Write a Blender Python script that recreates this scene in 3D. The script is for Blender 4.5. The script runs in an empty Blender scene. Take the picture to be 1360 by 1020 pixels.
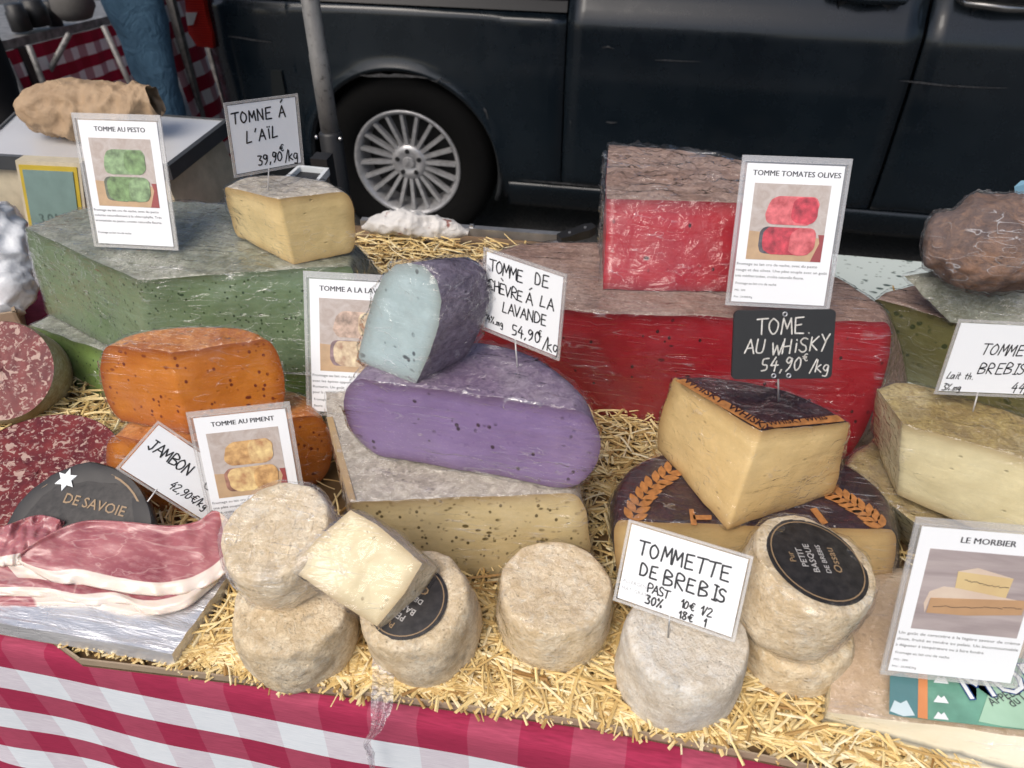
import bpy, bmesh, math, random
import numpy as np
from math import sin, cos, pi, radians, sqrt, atan2
from mathutils import Vector, Matrix, noise
random.seed(7); rng = np.random.default_rng(7)
S = bpy.context.scene
COL = S.collection

# ------------------------------------------------------------------ camera, sky, sun, exposure
F = 1021.0; PITCH = radians(39); YAW = radians(10.7); CAMZ = 0.62      # heights are measured from the counter top
FW = Vector((-sin(YAW)*cos(PITCH), cos(YAW)*cos(PITCH), -sin(PITCH)))
RT = Vector((cos(YAW), sin(YAW), 0)); UP = RT.cross(FW); EYE = Vector((0, 0, CAMZ))
cd = bpy.data.cameras.new('camera'); cam = bpy.data.objects.new('camera', cd); COL.objects.link(cam)
cam.matrix_world = Matrix.Translation(EYE) @ Matrix((RT, UP, -FW)).transposed().to_4x4()
cd.sensor_width = 36; cd.lens = F/1360*36; cd.clip_start = 0.02; cd.clip_end = 500
cd.dof.use_dof = True; cd.dof.focus_distance = .80; cd.dof.aperture_fstop = 9
S.camera = cam
SUN_EL = radians(52); SUN_AZ = radians(205)
w = bpy.data.worlds.new('World'); S.world = w; w.use_nodes = True
nt = w.node_tree; nt.nodes.clear()
sky = nt.nodes.new('ShaderNodeTexSky'); sky.sky_type = 'NISHITA'; sky.sun_disc = False
sky.sun_elevation = SUN_EL; sky.sun_rotation = SUN_AZ; sky.air_density = 1.0; sky.dust_density = 4.0
bg = nt.nodes.new('ShaderNodeBackground'); bg.inputs[1].default_value = 0.11
wo = nt.nodes.new('ShaderNodeOutputWorld'); nt.links.new(sky.outputs[0], bg.inputs[0]); nt.links.new(bg.outputs[0], wo.inputs[0])
sl = bpy.data.lights.new('sun', 'SUN'); sl.energy = 1.5; sl.angle = radians(38); sl.color = (1.0, 0.95, 0.88)
so = bpy.data.objects.new('sun', sl); COL.objects.link(so)
sd = Vector((sin(SUN_AZ)*cos(SUN_EL), cos(SUN_AZ)*cos(SUN_EL), sin(SUN_EL)))
so.rotation_euler = sd.to_track_quat('Z', 'Y').to_euler()
S.view_settings.view_transform = 'Standard'; S.view_settings.look = 'None'
S.view_settings.exposure = 0.46; S.view_settings.gamma = 1.0; S.view_settings.use_curve_mapping = False
S.cycles.transparent_max_bounces = 24; S.cycles.max_bounces = 8

# ------------------------------------------------------------------ places
def ray(x, y): return FW + RT*((x-680)/F) - UP*((y-510)/F)
def U(x, y, z): d = ray(x, y); return EYE + d*((z-CAMZ)/d.z)
def V(x, y, Y): d = ray(x, y); return EYE + d*(Y/d.y)
W = lambda x, y, z: Vector((x, y, z))

# ------------------------------------------------------------------ objects
def tag(o, label=None, cat=None, group=None, kind=None):
    for k, v in (('label', label), ('category', cat), ('group', group), ('kind', kind)):
        if v: o[k] = v
    return o
def thing(name, label, cat, loc=(0, 0, 0), group=None):
    o = bpy.data.objects.new(name, None); COL.objects.link(o); o.location = loc; o.empty_display_size = .02
    return tag(o, label, cat, group)
def mk(name, verts, faces, mat, parent=None, smooth=True, label=None, kind=None, mi=None):
    m = bpy.data.meshes.new(name); m.from_pydata([tuple(v) for v in verts], [], faces)
    for x in (mat if isinstance(mat, (list, tuple)) else [mat]): m.materials.append(x)
    if mi is not None: m.polygons.foreach_set('material_index', mi)
    m.polygons.foreach_set('use_smooth', [smooth]*len(m.polygons)); m.update()
    o = bpy.data.objects.new(name, m); COL.objects.link(o)
    if parent is not None:
        o.parent = parent
        if parent.get('_local'): o['_local'] = 1
        else:
            q = parent; off = Vector((0, 0, 0))
            while q is not None: off += q.location; q = q.parent
            m.transform(Matrix.Translation(-off))
    if label: o['label'] = label
    if kind: o['kind'] = kind
    return o
def from_bm(name, bm, mat, parent=None, smooth=True, **k):
    bm.verts.index_update()
    vs = [v.co.copy() for v in bm.verts]; fs = [[v.index for v in f.verts] for f in bm.faces]; bm.free()
    return mk(name, vs, fs, mat, parent, smooth, **k)
class MB:
    def __init__(s): s.v = []; s.f = []
    def add(s, vs, fs):
        n = len(s.v); s.v += [Vector(v) for v in vs]; s.f += [[i+n for i in f] for f in fs]; return s
    def box(s, c, d, M=None):
        c = Vector(c); vs = [Vector((x*d[0]/2, y*d[1]/2, z*d[2]/2)) for z in (-1, 1) for x, y in ((-1, -1), (1, -1), (1, 1), (-1, 1))]
        if M is not None: vs = [M @ v for v in vs]
        return s.add([c+v for v in vs], [[3, 2, 1, 0], [4, 5, 6, 7], [0, 1, 5, 4], [1, 2, 6, 5], [2, 3, 7, 6], [3, 0, 4, 7]])
    def hexa(s, b, t):   # 4 bottom points, 4 top points
        return s.add(list(b)+list(t), [[3, 2, 1, 0], [4, 5, 6, 7], [0, 1, 5, 4], [1, 2, 6, 5], [2, 3, 7, 6], [3, 0, 4, 7]])
    def tube(s, pts, r, n=10, cap=True):
        pts = [Vector(p) for p in pts]; k = len(pts); rr = r if isinstance(r, (list, tuple)) else [r]*k
        d0 = (pts[1]-pts[0]).normalized(); a = d0.orthogonal().normalized(); rings = []
        for i, p in enumerate(pts):
            d = (pts[min(i+1, k-1)]-pts[max(i-1, 0)]).normalized(); a = (a-d*a.dot(d)).normalized(); b = d.cross(a)
            rings.append([p+(a*cos(2*pi*j/n)+b*sin(2*pi*j/n))*rr[i] for j in range(n)])
        vs = [v for q in rings for v in q]; fs = [[i*n+j, i*n+(j+1) % n, (i+1)*n+(j+1) % n, (i+1)*n+j] for i in range(k-1) for j in range(n)]
        if cap: fs += [list(range(n))[::-1], [(k-1)*n+j for j in range(n)]]
        return s.add(vs, fs)
    def prism(s, pts, d):  # closed outline swept along vector d
        n = len(pts); d = Vector(d); pts = [Vector(p) for p in pts]
        return s.add(pts+[p+d for p in pts], [list(range(n))[::-1], list(range(n, 2*n))]+[[i, (i+1) % n, n+(i+1) % n, n+i] for i in range(n)])
    def lathe(s, prof, c, M=None, n=48):
        c = Vector(c); vs = []; k = len(prof)
        for j in range(n):
            a = 2*pi*j/n
            for r, z in prof:
                v = Vector((r*cos(a), r*sin(a), z)); vs.append(c+(M @ v if M is not None else v))
        return s.add(vs, [[j*k+i, ((j+1) % n)*k+i, ((j+1) % n)*k+i+1, j*k+i+1] for j in range(n) for i in range(k-1)])
    def done(s, name, mat, parent=None, smooth=False, **k): return mk(name, s.v, s.f, mat, parent, smooth, **k)

# ------------------------------------------------------------------ materials
class NT:
    def __init__(s, name):
        s.m = bpy.data.materials.new(name); s.m.use_nodes = True; s.t = s.m.node_tree; s.t.nodes.clear()
        s.out = s.t.nodes.new('ShaderNodeOutputMaterial'); s.tc = None
    def n(s, typ, **kw):
        nd = s.t.nodes.new('ShaderNode'+typ)
        for k, v in kw.items(): setattr(nd, k, v)
        return nd
    def l(s, a, b): s.t.links.new(a, b)
    def setin(s, sock, v):
        if hasattr(v, 'is_linked') or isinstance(v, bpy.types.NodeSocket): s.l(v, sock)
        else:
            if isinstance(v, (tuple, list)) and len(v) == 3 and sock.type == 'RGBA': v = (*v, 1)
            sock.default_value = v
    def co(s, scale=(1, 1, 1), rot=(0, 0, 0)):
        if s.tc is None: s.tc = s.n('TexCoord')
        mp = s.n('Mapping'); s.l(s.tc.outputs['Object'], mp.inputs[0]); mp.inputs['Scale'].default_value = scale
        mp.inputs['Rotation'].default_value = rot; return mp.outputs[0]
    def noise(s, scale, detail=4, rough=.55, dist=0, co=None, sc=(1, 1, 1), rot=(0, 0, 0)):
        nd = s.n('TexNoise'); s.l(co or s.co(sc, rot), nd.inputs['Vector'])
        nd.inputs['Scale'].default_value = scale; nd.inputs['Detail'].default_value = detail
        nd.inputs['Roughness'].default_value = rough; nd.inputs['Distortion'].default_value = dist; return nd.outputs[0]
    def vor(s, scale, feature='F1', sc=(1, 1, 1), rnd=1, out=0, rot=(0, 0, 0)):
        nd = s.n('TexVoronoi', feature=feature); s.l(s.co(sc, rot), nd.inputs['Vector']); nd.inputs['Scale'].default_value = scale
        nd.inputs['Randomness'].default_value = rnd; return nd.outputs[out]
    def ramp(s, v, stops, inter='LINEAR'):
        r = s.n('ValToRGB'); s.l(v, r.inputs[0]); r.color_ramp.interpolation = inter; e = r.color_ramp.elements
        while len(e) < len(stops): e.new(.5)
        for i, (p, c) in enumerate(stops):
            e[i].position = p; e[i].color = (*c, 1) if isinstance(c, (tuple, list)) else (c, c, c, 1)
        return r.outputs[0]
    def mix(s, f, a, b, mode='MIX'):
        m = s.n('MixRGB', blend_type=mode); s.setin(m.inputs[0], f); s.setin(m.inputs[1], a); s.setin(m.inputs[2], b); return m.outputs[0]
    def math(s, op, a, b=0.0, clamp=False):
        m = s.n('Math', operation=op); m.use_clamp = clamp; s.setin(m.inputs[0], a); s.setin(m.inputs[1], b); return m.outputs[0]
    def bump(s, h, strength=.3, dist=.001, nrm=None):
        b = s.n('Bump'); s.l(h, b.inputs['Height']); b.inputs['Strength'].default_value = strength; b.inputs['Distance'].default_value = dist
        if nrm is not None: s.l(nrm, b.inputs['Normal'])
        return b.outputs[0]
    def attr(s, name, out=0): a = s.n('Attribute', attribute_name=name); return a.outputs[out]
    def pbr(s, col, rough=.5, nrm=None, metal=0., spec=.5, sss=0., ssr=(1, .5, .3), coat=0., coatr=.1, alpha=None, trans=0.):
        p = s.n('BsdfPrincipled'); s.setin(p.inputs['Base Color'], col); s.setin(p.inputs['Roughness'], rough)
        s.setin(p.inputs['Metallic'], metal); p.inputs['Specular IOR Level'].default_value = spec
        if nrm is not None: s.l(nrm, p.inputs['Normal'])
        if sss: p.inputs['Subsurface Weight'].default_value = sss; p.inputs['Subsurface Radius'].default_value = ssr; p.inputs['Subsurface Scale'].default_value = .004
        if coat: p.inputs['Coat Weight'].default_value = coat; p.inputs['Coat Roughness'].default_value = coatr
        s.l(p.outputs[0], s.out.inputs[0]); return p
def flat(name, col, rough=.6, metal=0., spec=.5, var=.08, sc=40, bump=.1):
    t = NT(name); nz = t.noise(sc, 5); c = t.mix(var, col, t.ramp(nz, [(.3, 0.), (.7, 1.)]), 'OVERLAY')
    t.pbr(c, rough, t.bump(nz, bump, .001), metal, spec); return t.m

def paste(name, base, deep, speck=None, spsize=130, spamt=.16, tint2=None, holes=.5, rough=.42, sss=.0, edge=None):
    t = NT(name)
    big = t.noise(9, 3); fine = t.noise(260, 4)
    c = t.mix(t.ramp(big, [(.35, 0.), (.65, 1.)]), base, deep); c = t.mix(t.ramp(t.noise(55, 4, .6), [(.4, 0.), (.75, .45)]), c, [min(1, x*1.22+.02) for x in base]); knife = t.noise(1., 3, .6, 0, sc=(6, 6, 160), rot=(.1, .12, 0))
    c = t.mix(t.ramp(knife, [(.45, 0.), (.75, .35)]), c, deep)
    c = t.mix(t.ramp(fine, [(.3, 0.), (.75, .35)]), c, tint2 or [x*.8 for x in base])
    if speck is not None:
        for k, (s_, a_) in enumerate(((spsize, spamt), (spsize*.45, spamt*.72))):
            v = t.vor(s_, sc=(1, 1, 1.6) if k else (1.3, 1, 1), rot=(.4*k, .2, .7*k))
            gate = t.ramp(t.noise(s_*.5, 2), [(.47, 0.), (.56, 1.)])
            sp = t.math('MULTIPLY', t.ramp(v, [(a_*1.15, 1.), (a_*1.7, 0.)]), gate)
            c = t.mix(sp, c, speck)
    hv = t.ramp(t.vor(48, sc=(1, 1, 1.5)), [(.03, 0.), (.11, 1.)])
    c = t.mix(t.math('MULTIPLY', t.math('SUBTRACT', 1., hv), .6), c, [x*.45 for x in deep])
    n1 = t.bump(hv, holes, .0012); n2 = t.bump(fine, .16, .0012, n1); n3 = t.bump(knife, .25, .0015, t.bump(t.noise(34, 4), .4, .003, n2)); c = t.mix(t.ramp(t.attr('rim', 2), [(0., 1.), (.45, .45), (1., 0.)]), c, edge or [x*y for x, y in zip(deep, (.62, .55, .5))])
    t.pbr(c, t.ramp(t.noise(30, 4), [(.3, rough-.1), (.7, rough+.12)]), n3, sss=sss); return t.m
def rind(name, a, b, c2, scale=60, bump=.9, rough=.78, mould=None, cloth=0.):
    t = NT(name)
    n1 = t.noise(scale, 8, .68, .6); n2 = t.noise(scale*.22, 5, .6, .4); n3 = t.noise(scale*5, 4, .7)
    c = t.mix(t.ramp(n1, [(.36, 0.), (.62, 1.)]), a, b); c = t.mix(t.ramp(n2, [(.44, 0.), (.66, .8)]), c, c2)
    c = t.mix(t.ramp(n3, [(.55, 0.), (.75, .55)]), c, [x*.42 for x in b])
    if mould: c = t.mix(t.ramp(t.noise(scale*.5, 6, .7), [(.54, 0.), (.68, .8)]), c, mould)
    n4 = t.noise(scale*2.4, 6, .72, .8, sc=(1, 1, 1.5)); pit = t.ramp(t.vor(scale*2.2, sc=(1, 1, 1.7), rot=(.3, .2, 0)), [(.10, 0.), (.28, 1.)]); pg = t.ramp(t.noise(scale*.6, 2), [(.48, 0.), (.62, .6)])
    c = t.mix(t.ramp(n4, [(.40, .6), (.52, 0.)]), c, b); c = t.mix(t.ramp(n4, [(.56, 0.), (.70, .5)]), c, [min(.85, x*1.25) for x in c2])
    c = t.mix(t.math('MULTIPLY', t.math('SUBTRACT', 1., pit), pg), c, [x*.45 for x in b])
    nn = t.bump(n1, bump*.8, .0035); nn = t.bump(n4, bump, .0022, nn); nn = t.bump(pit, bump*.5, .001, nn); nn = t.bump(n3, bump*.6, .0012, nn)
    if cloth:
        wv = t.n('TexWave', wave_type='BANDS'); t.l(t.co(rot=(0, 0, .5)), wv.inputs[0]); wv.inputs['Scale'].default_value = 150; wv.inputs['Distortion'].default_value = 3; wv.inputs['Detail'].default_value = 2
        c = t.mix(t.ramp(wv.outputs[0], [(.4, cloth*.35), (.8, 0.)]), c, [x*.5 for x in a]); nn = t.bump(wv.outputs[0], cloth*.5, .001, nn)
    t.pbr(c, rough, nn, spec=.35); return t.m
def film(name, rot=(0, 0, 0), dens=.5, white=.16, sc=(4, 55, 70), tint=(.9, .9, .93), rough=.10):
    t = NT(name)
    def lines(scale, sc_, rot_, wd, g_lo, gs, grot):
        n_ = t.noise(scale, 0, .5, .0, sc=sc_, rot=rot_); r_ = t.ramp(t.math('ABSOLUTE', t.math('SUBTRACT', n_, .5)), [(.0, 1.), (wd, 0.)])
        return t.math('MULTIPLY', r_, t.ramp(t.noise(gs, 2, rot=grot), [(g_lo, 0.), (g_lo+.06, 1.)]))
    l1 = lines(1., (1.3, 120, 120), rot, .022, .55, 16, (0, 0, 0)); l2 = lines(1., (1.6, 90, 90), (rot[0]+.3, rot[1]+.16, rot[2]-.25), .014, .57, 19, (1, 2, 0))
    l3 = lines(1., (2.2, 80, 80), (rot[0]-.4, rot[1]-.4, rot[2]+.6), .012, .60-.16*dens, 22, (2, 0, 1))
    cre = t.math('MAXIMUM', t.math('MAXIMUM', l1, l2), l3)
    wr = t.noise(1., 3, .55, .7, sc=(14, 60, 60), rot=rot); veil = t.ramp(t.noise(9, 4, .6, .5, rot=(0, 1, 1)), [(.48, 0.), (.72, .22)]); nn = t.bump(t.math('ADD', wr, t.math('MULTIPLY', t.noise(40, 3, .6, 1.2), .5)), .75+1.2*white, .006, t.bump(cre, .35, .0015))
    gl = t.n('BsdfGlossy'); gl.inputs['Roughness'].default_value = rough; t.l(nn, gl.inputs['Normal'])
    df = t.n('BsdfDiffuse'); t.setin(df.inputs['Color'], tint); t.l(nn, df.inputs['Normal'])
    tr = t.n('BsdfTransparent'); t.setin(tr.inputs['Color'], (.985, .985, .99))
    fr = t.n('Fresnel'); fr.inputs[0].default_value = 1.42; t.l(nn, fr.inputs['Normal'])
    m1 = t.n('MixShader'); t.l(t.math('ADD', t.math('MULTIPLY', cre, .06+white*.6), t.math('ADD', t.math('MULTIPLY', veil, white*1.3), white*.10-.008), True), m1.inputs[0]); t.l(tr.outputs[0], m1.inputs[1]); t.l(df.outputs[0], m1.inputs[2])
    ge = t.n('NewGeometry'); ff = t.math('SUBTRACT', 1., ge.outputs['Backfacing'])
    m2 = t.n('MixShader'); t.l(t.math('MULTIPLY', ff, t.math('ADD', t.math('MULTIPLY', fr.outputs[0], 1.1), t.math('MULTIPLY', cre, dens*.2), True)), m2.inputs[0])
    t.l(m1.outputs[0], m2.inputs[1]); t.l(gl.outputs[0], m2.inputs[2]); t.l(m2.outputs[0], t.out.inputs[0]); return t.m

M = {}
M['film'] = film('cling_film', dens=.6, white=.16)
M['film_b'] = film('cling_film_slanted', (.2, .35, .5), .6, .18)
M['film_c'] = film('cling_film_upright', (.3, 1.2, .2), .6, .18)
M['film_tail'] = film('film_tail_sheet', (.5, .9, .4), .9, 1.5, (9, 60, 60), rough=.2)
M['film_heavy'] = film('cling_film_bunched', (.5, .9, .4), .9, .42, (9, 60, 60))
M['film_light'] = film('cling_film_tight', (.1, .2, .9), .35, .09)
M['sleeve'] = flat('clear_plastic_edge', (.42, .40, .38), .2)
M['paper'] = flat('white_card', (.80, .82, .84), .55, var=.02)
M['ink'] = flat('black_ink', (.012, .012, .016), .5, bump=0)
M['print'] = flat('printed_ink', (.05, .05, .06), .6, bump=0)
M['chalk'] = flat('chalk_pen', (.62, .60, .56), .8, var=.3, sc=300)
M['slate'] = flat('slate_board', (.012, .013, .014), .55, var=.1, sc=80)
M['pin'] = flat('steel_pin', (.5, .5, .5), .3, 1.)
M['white_pin'] = flat('white_pin', (.7, .68, .66), .4)
M['black'] = flat('black_plastic', (.012, .012, .013), .5)
M['gold'] = flat('gold_print', (.36, .15, .045), .5, var=.3, sc=200)
M['tan_print'] = flat('tan_print', (.30, .20, .11), .5)
def pane(name):
    t = NT(name); gl = t.n('BsdfGlossy'); gl.inputs['Roughness'].default_value = .07; t.l(t.bump(t.noise(30, 3), .15, .002), gl.inputs['Normal'])
    tr = t.n('BsdfTransparent'); fr = t.n('Fresnel'); fr.inputs[0].default_value = 1.45; m = t.n('MixShader'); ge = t.n('NewGeometry')
    t.l(t.math('MULTIPLY', fr.outputs[0], t.math('SUBTRACT', 1., ge.outputs['Backfacing'])), m.inputs[0]); t.l(tr.outputs[0], m.inputs[1]); t.l(gl.outputs[0], m.inputs[2]); t.l(m.outputs[0], t.out.inputs[0]); return t.m
M['pane'] = pane('clear_sleeve_front')

# ------------------------------------------------------------------ cheese builder
def nz3(p, f, amp, seed=0.):
    q = p*f + Vector((seed, seed*1.7, -seed)); return noise.noise_vector(q)*amp
def piece(name, label, cat, pts, mats, wrap='film', amp=.0018, lump=.0, group=None, n=2.2, cutn=28, rn=14, tn=16, wrapoff=.0012, capn=18, cut_bow=.0, wrinkle=.0012):
    """A block of cheese. pts = [(kind, top, bottom, bulge)] round the outline, kind c (cut corner), e (end of the cut face, meets rind), r (rind)."""
    K = len(pts); T = [Vector(p[1]) for p in pts]; B = [Vector(p[2]) for p in pts]; bl = [p[3] for p in pts]; kd = [p[0] for p in pts]
    area = sum(T[i].x*T[(i+1) % K].y-T[(i+1) % K].x*T[i].y for i in range(K))
    if area < 0: T.reverse(); B.reverse(); bl.reverse(); kd.reverse()
    cen = sum(T, Vector())/K
    ring = []   # (T, B, dir*bulge, is_cut_segment_after)
    def iscut(i): a, b = kd[i], kd[(i+1) % K]; return a in 'ce' and b in 'ce'
    def cr(P, i, u):   # Catmull-Rom on the rind, straight where it meets a cut
        p1, p2 = P[i], P[(i+1) % K]
        p0 = P[i-1] if kd[i] == 'r' else p1*1.6-p2*.6-(cen-p1)*.12 if kd[(i+1) % K] == 'r' else p1
        p3 = P[(i+2) % K] if kd[(i+1) % K] == 'r' else p2*1.6-p1*.6-(cen-p2)*.12 if kd[i] == 'r' else p2
        return .5*((2*p1)+(p2-p0)*u+(2*p0-5*p1+4*p2-p3)*u*u+(3*p1-p0-3*p2+p3)*u**3)
    nrm = []
    for i in range(K):
        tdir = (T[(i+1) % K]-T[i-1]); tdir.z = 0; o = Vector((tdir.y, -tdir.x, 0)).normalized()
        if kd[i] == 'e':
            if iscut(i): o = (T[i]-T[(i+1) % K])
            elif iscut((i-1) % K): o = (T[i]-T[i-1])
            o.z = 0; o.normalize()
        if kd[i] == 'c': o = Vector((0, 0, 0))
        nrm.append(o)
    for i in range(K):
        j = (i+1) % K; c = iscut(i); k = cutn if c else rn
        for q in range(k):
            u = q/k
            if c:
                # samples crowd toward the bulging end so the rounded outline stays smooth
                Tt = T[i].lerp(T[j], u); Bb = B[i].lerp(B[j], u)
                g = (nrm[i]*bl[i]*max(0, 1-u*1.0)**1 if kd[i] == 'e' else Vector()) + (nrm[j]*bl[j]*u if kd[j] == 'e' else Vector())
            else:
                Tt = cr(T, i, u); Bb = cr(B, i, u); o = nrm[i].lerp(nrm[j], u)
                if o.length > 1e-6: o.normalize()
                g = o*(bl[i]*(1-u)+bl[j]*u)
            ring.append((Tt, Bb, g, c))
    N = len(ring); ts = [.5-.5*cos(pi*(i/tn)) for i in range(tn+1)]
    bm = bmesh.new(); rows = []
    for t in ts:
        pr = max(0., 1-abs(2*t-1)**n)**(1/n); rows.append([bm.verts.new(Bb.lerp(Tt, t)+g*pr) for Tt, Bb, g, c in ring])
    lay = bm.faces.layers.int.new('k')
    for a in range(tn):
        for i in range(N):
            f = bm.faces.new((rows[a][i], rows[a][(i+1) % N], rows[a+1][(i+1) % N], rows[a+1][i])); f[lay] = 1 if ring[i][3] else 0
    for row, flip in ((rows[-1], False), (rows[0], True)):
        cc = sum((v.co for v in row), Vector())/N; prev = row
        for q in range(1, capn):
            cur = [bm.verts.new(v.co.lerp(cc, q/capn)) for v in row]
            for i in range(N):
                vs = (prev[i], prev[(i+1) % N], cur[(i+1) % N], cur[i]); bm.faces.new(vs[::-1] if flip else vs)
            prev = cur
        cv = bm.verts.new(cc)
        for i in range(N):
            vs = (prev[i], prev[(i+1) % N], cv); bm.faces.new(vs[::-1] if flip else vs)
    sd_ = random.random()*50
    for v in bm.verts:
        v.co += nz3(v.co, 22, amp, sd_)+nz3(v.co, 70, amp*.45, sd_)
        if lump: v.co += nz3(v.co, 9, lump, sd_)
    rimv = {}
    for a_ in range(tn+1):
        es = [rows[a_][i].co for i in range(N) if ring[i][3] != ring[i-1][3] or (ring[i][3] and ring[i][2].length > 1e-6 and not ring[i-1][3])]
        for i in range(N):
            t_ = ts[a_]; hh_ = (ring[i][0]-ring[i][1]).length; d_ = min(t_, 1-t_)*hh_
            for e_ in es: d_ = min(d_, (rows[a_][i].co-e_).length)
            rimv[rows[a_][i]] = min(1., d_/.014)
    bm.normal_update()
    if not isinstance(mats, (list, tuple)): mats = (mats, mats)
    base = sum(B, Vector())/K; th = thing(name, label, cat, base, group)
    bm.verts.index_update(); co = [v.co.copy() for v in bm.verts]; nr = [v.normal.copy() for v in bm.verts]
    for part, sel, mat in (('rind', 0, mats[1]), ('cut_face', 1, mats[0])):
        fs = [[v.index for v in f.verts] for f in bm.faces if f[lay] == sel]
        if not fs: continue
        used = sorted({i for f in fs for i in f}); mp = {u: i for i, u in enumerate(used)}
        po = mk(part, [co[u] for u in used], [[mp[i] for i in f] for f in fs], mat, th)
        if sel:
            bm.verts.ensure_lookup_table(); at_ = po.data.attributes.new('rim', 'FLOAT', 'POINT'); at_.data.foreach_set('value', [rimv.get(bm.verts[u], 1.) for u in used])
    if wrap:
        wv = []
        for c_, n_ in zip(co, nr):
            q_ = c_+noise.noise_vector(c_*14)*.018; r1 = max(0, 1-abs(noise.noise(Vector((q_.x*34+sd_, q_.y*34, q_.z*60))))*4)**1.5+.6*max(0, 1-abs(noise.noise(Vector((q_.x*85, q_.y*60+sd_, q_.z*85))))*4)**1.5; r2 = noise.noise(c_*90)
            wv.append(c_+n_*(wrapoff+wrinkle*r1*1.5+r2*wrinkle*.3))
        mk('plastic_wrap', wv, [[v.index for v in f.verts] for f in bm.faces], M[wrap], th)
    bm.free(); return th

def drop(p, z, dx=0, dy=0): return Vector((p.x+dx, p.y+dy, z))

# small round cheese: lathe with a soft noisy body, standing or tilted
def round_cheese(name, label, c, R, h, mats, tilt=(0, 0), rotz=0, wrap=None, group='small round cheeses along the front', top=.8, n=2.6, seed=0, squash=1., dish=.0008):
    Mx = Matrix.Rotation(tilt[0], 3, 'X') @ Matrix.Rotation(tilt[1], 3, 'Y') @ Matrix.Rotation(rotz, 3, 'Z')
    prof = []; rt = R*top; rb = R*.84
    k = 26
    for i in range(9): prof.append((rb*i/9, 0.))
    for i in range(k+1):
        t = i/k; t2 = .5-.5*cos(pi*t); e = rb+(rt-rb)*t2; b = (R-e)*max(0, 1-abs(2*t2-1)**n)**(1/n); prof.append((e+b, h*t2))
    for i in range(8, -1, -1): prof.append((rt*i/9, h+dish*(-cos(pi*i/9)-1)*.6 + (0.0012 if i == 8 else 0)))
    c = Vector(c); th = thing(name, label, 'cheese', c, group)
    def body(off, rough_amp, mat, pname):
        N = 72; K = len(prof); vs = []
        for j in range(N):
            a = 2*pi*j/N
            for r, z in prof:
                p = Vector((r*cos(a), r*sin(a)*squash, z)); o = Vector((cos(a), sin(a), (z/h-.5)*1.2)).normalized()
                q = p+Vector((seed, seed, seed))
                d = noise.noise(q*26)*.0035+noise.noise(q*75)*.0014+noise.noise(q*180)*.0007*rough_amp
                if r < 1e-9: o = Vector((0, 0, 1 if z > h/2 else -1)); d = 0
                vs.append(c+Mx @ (p+o*(d+off+(max(0, 1-3*abs(noise.noise(Vector((q.x*40, q.y*40, q.z*90)))))*.0022 if off else 0))))
        fs = [[j*K+i, ((j+1) % N)*K+i, ((j+1) % N)*K+i+1, j*K+i+1] for j in range(N) for i in range(K-1)]
        return mk(pname, vs, fs, mat, th)
    body(0, 1, mats, 'rind')
    if wrap: body(.0014, 0, M[wrap], 'plastic_wrap')
    th_ = (th, c, Mx); return th_

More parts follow.
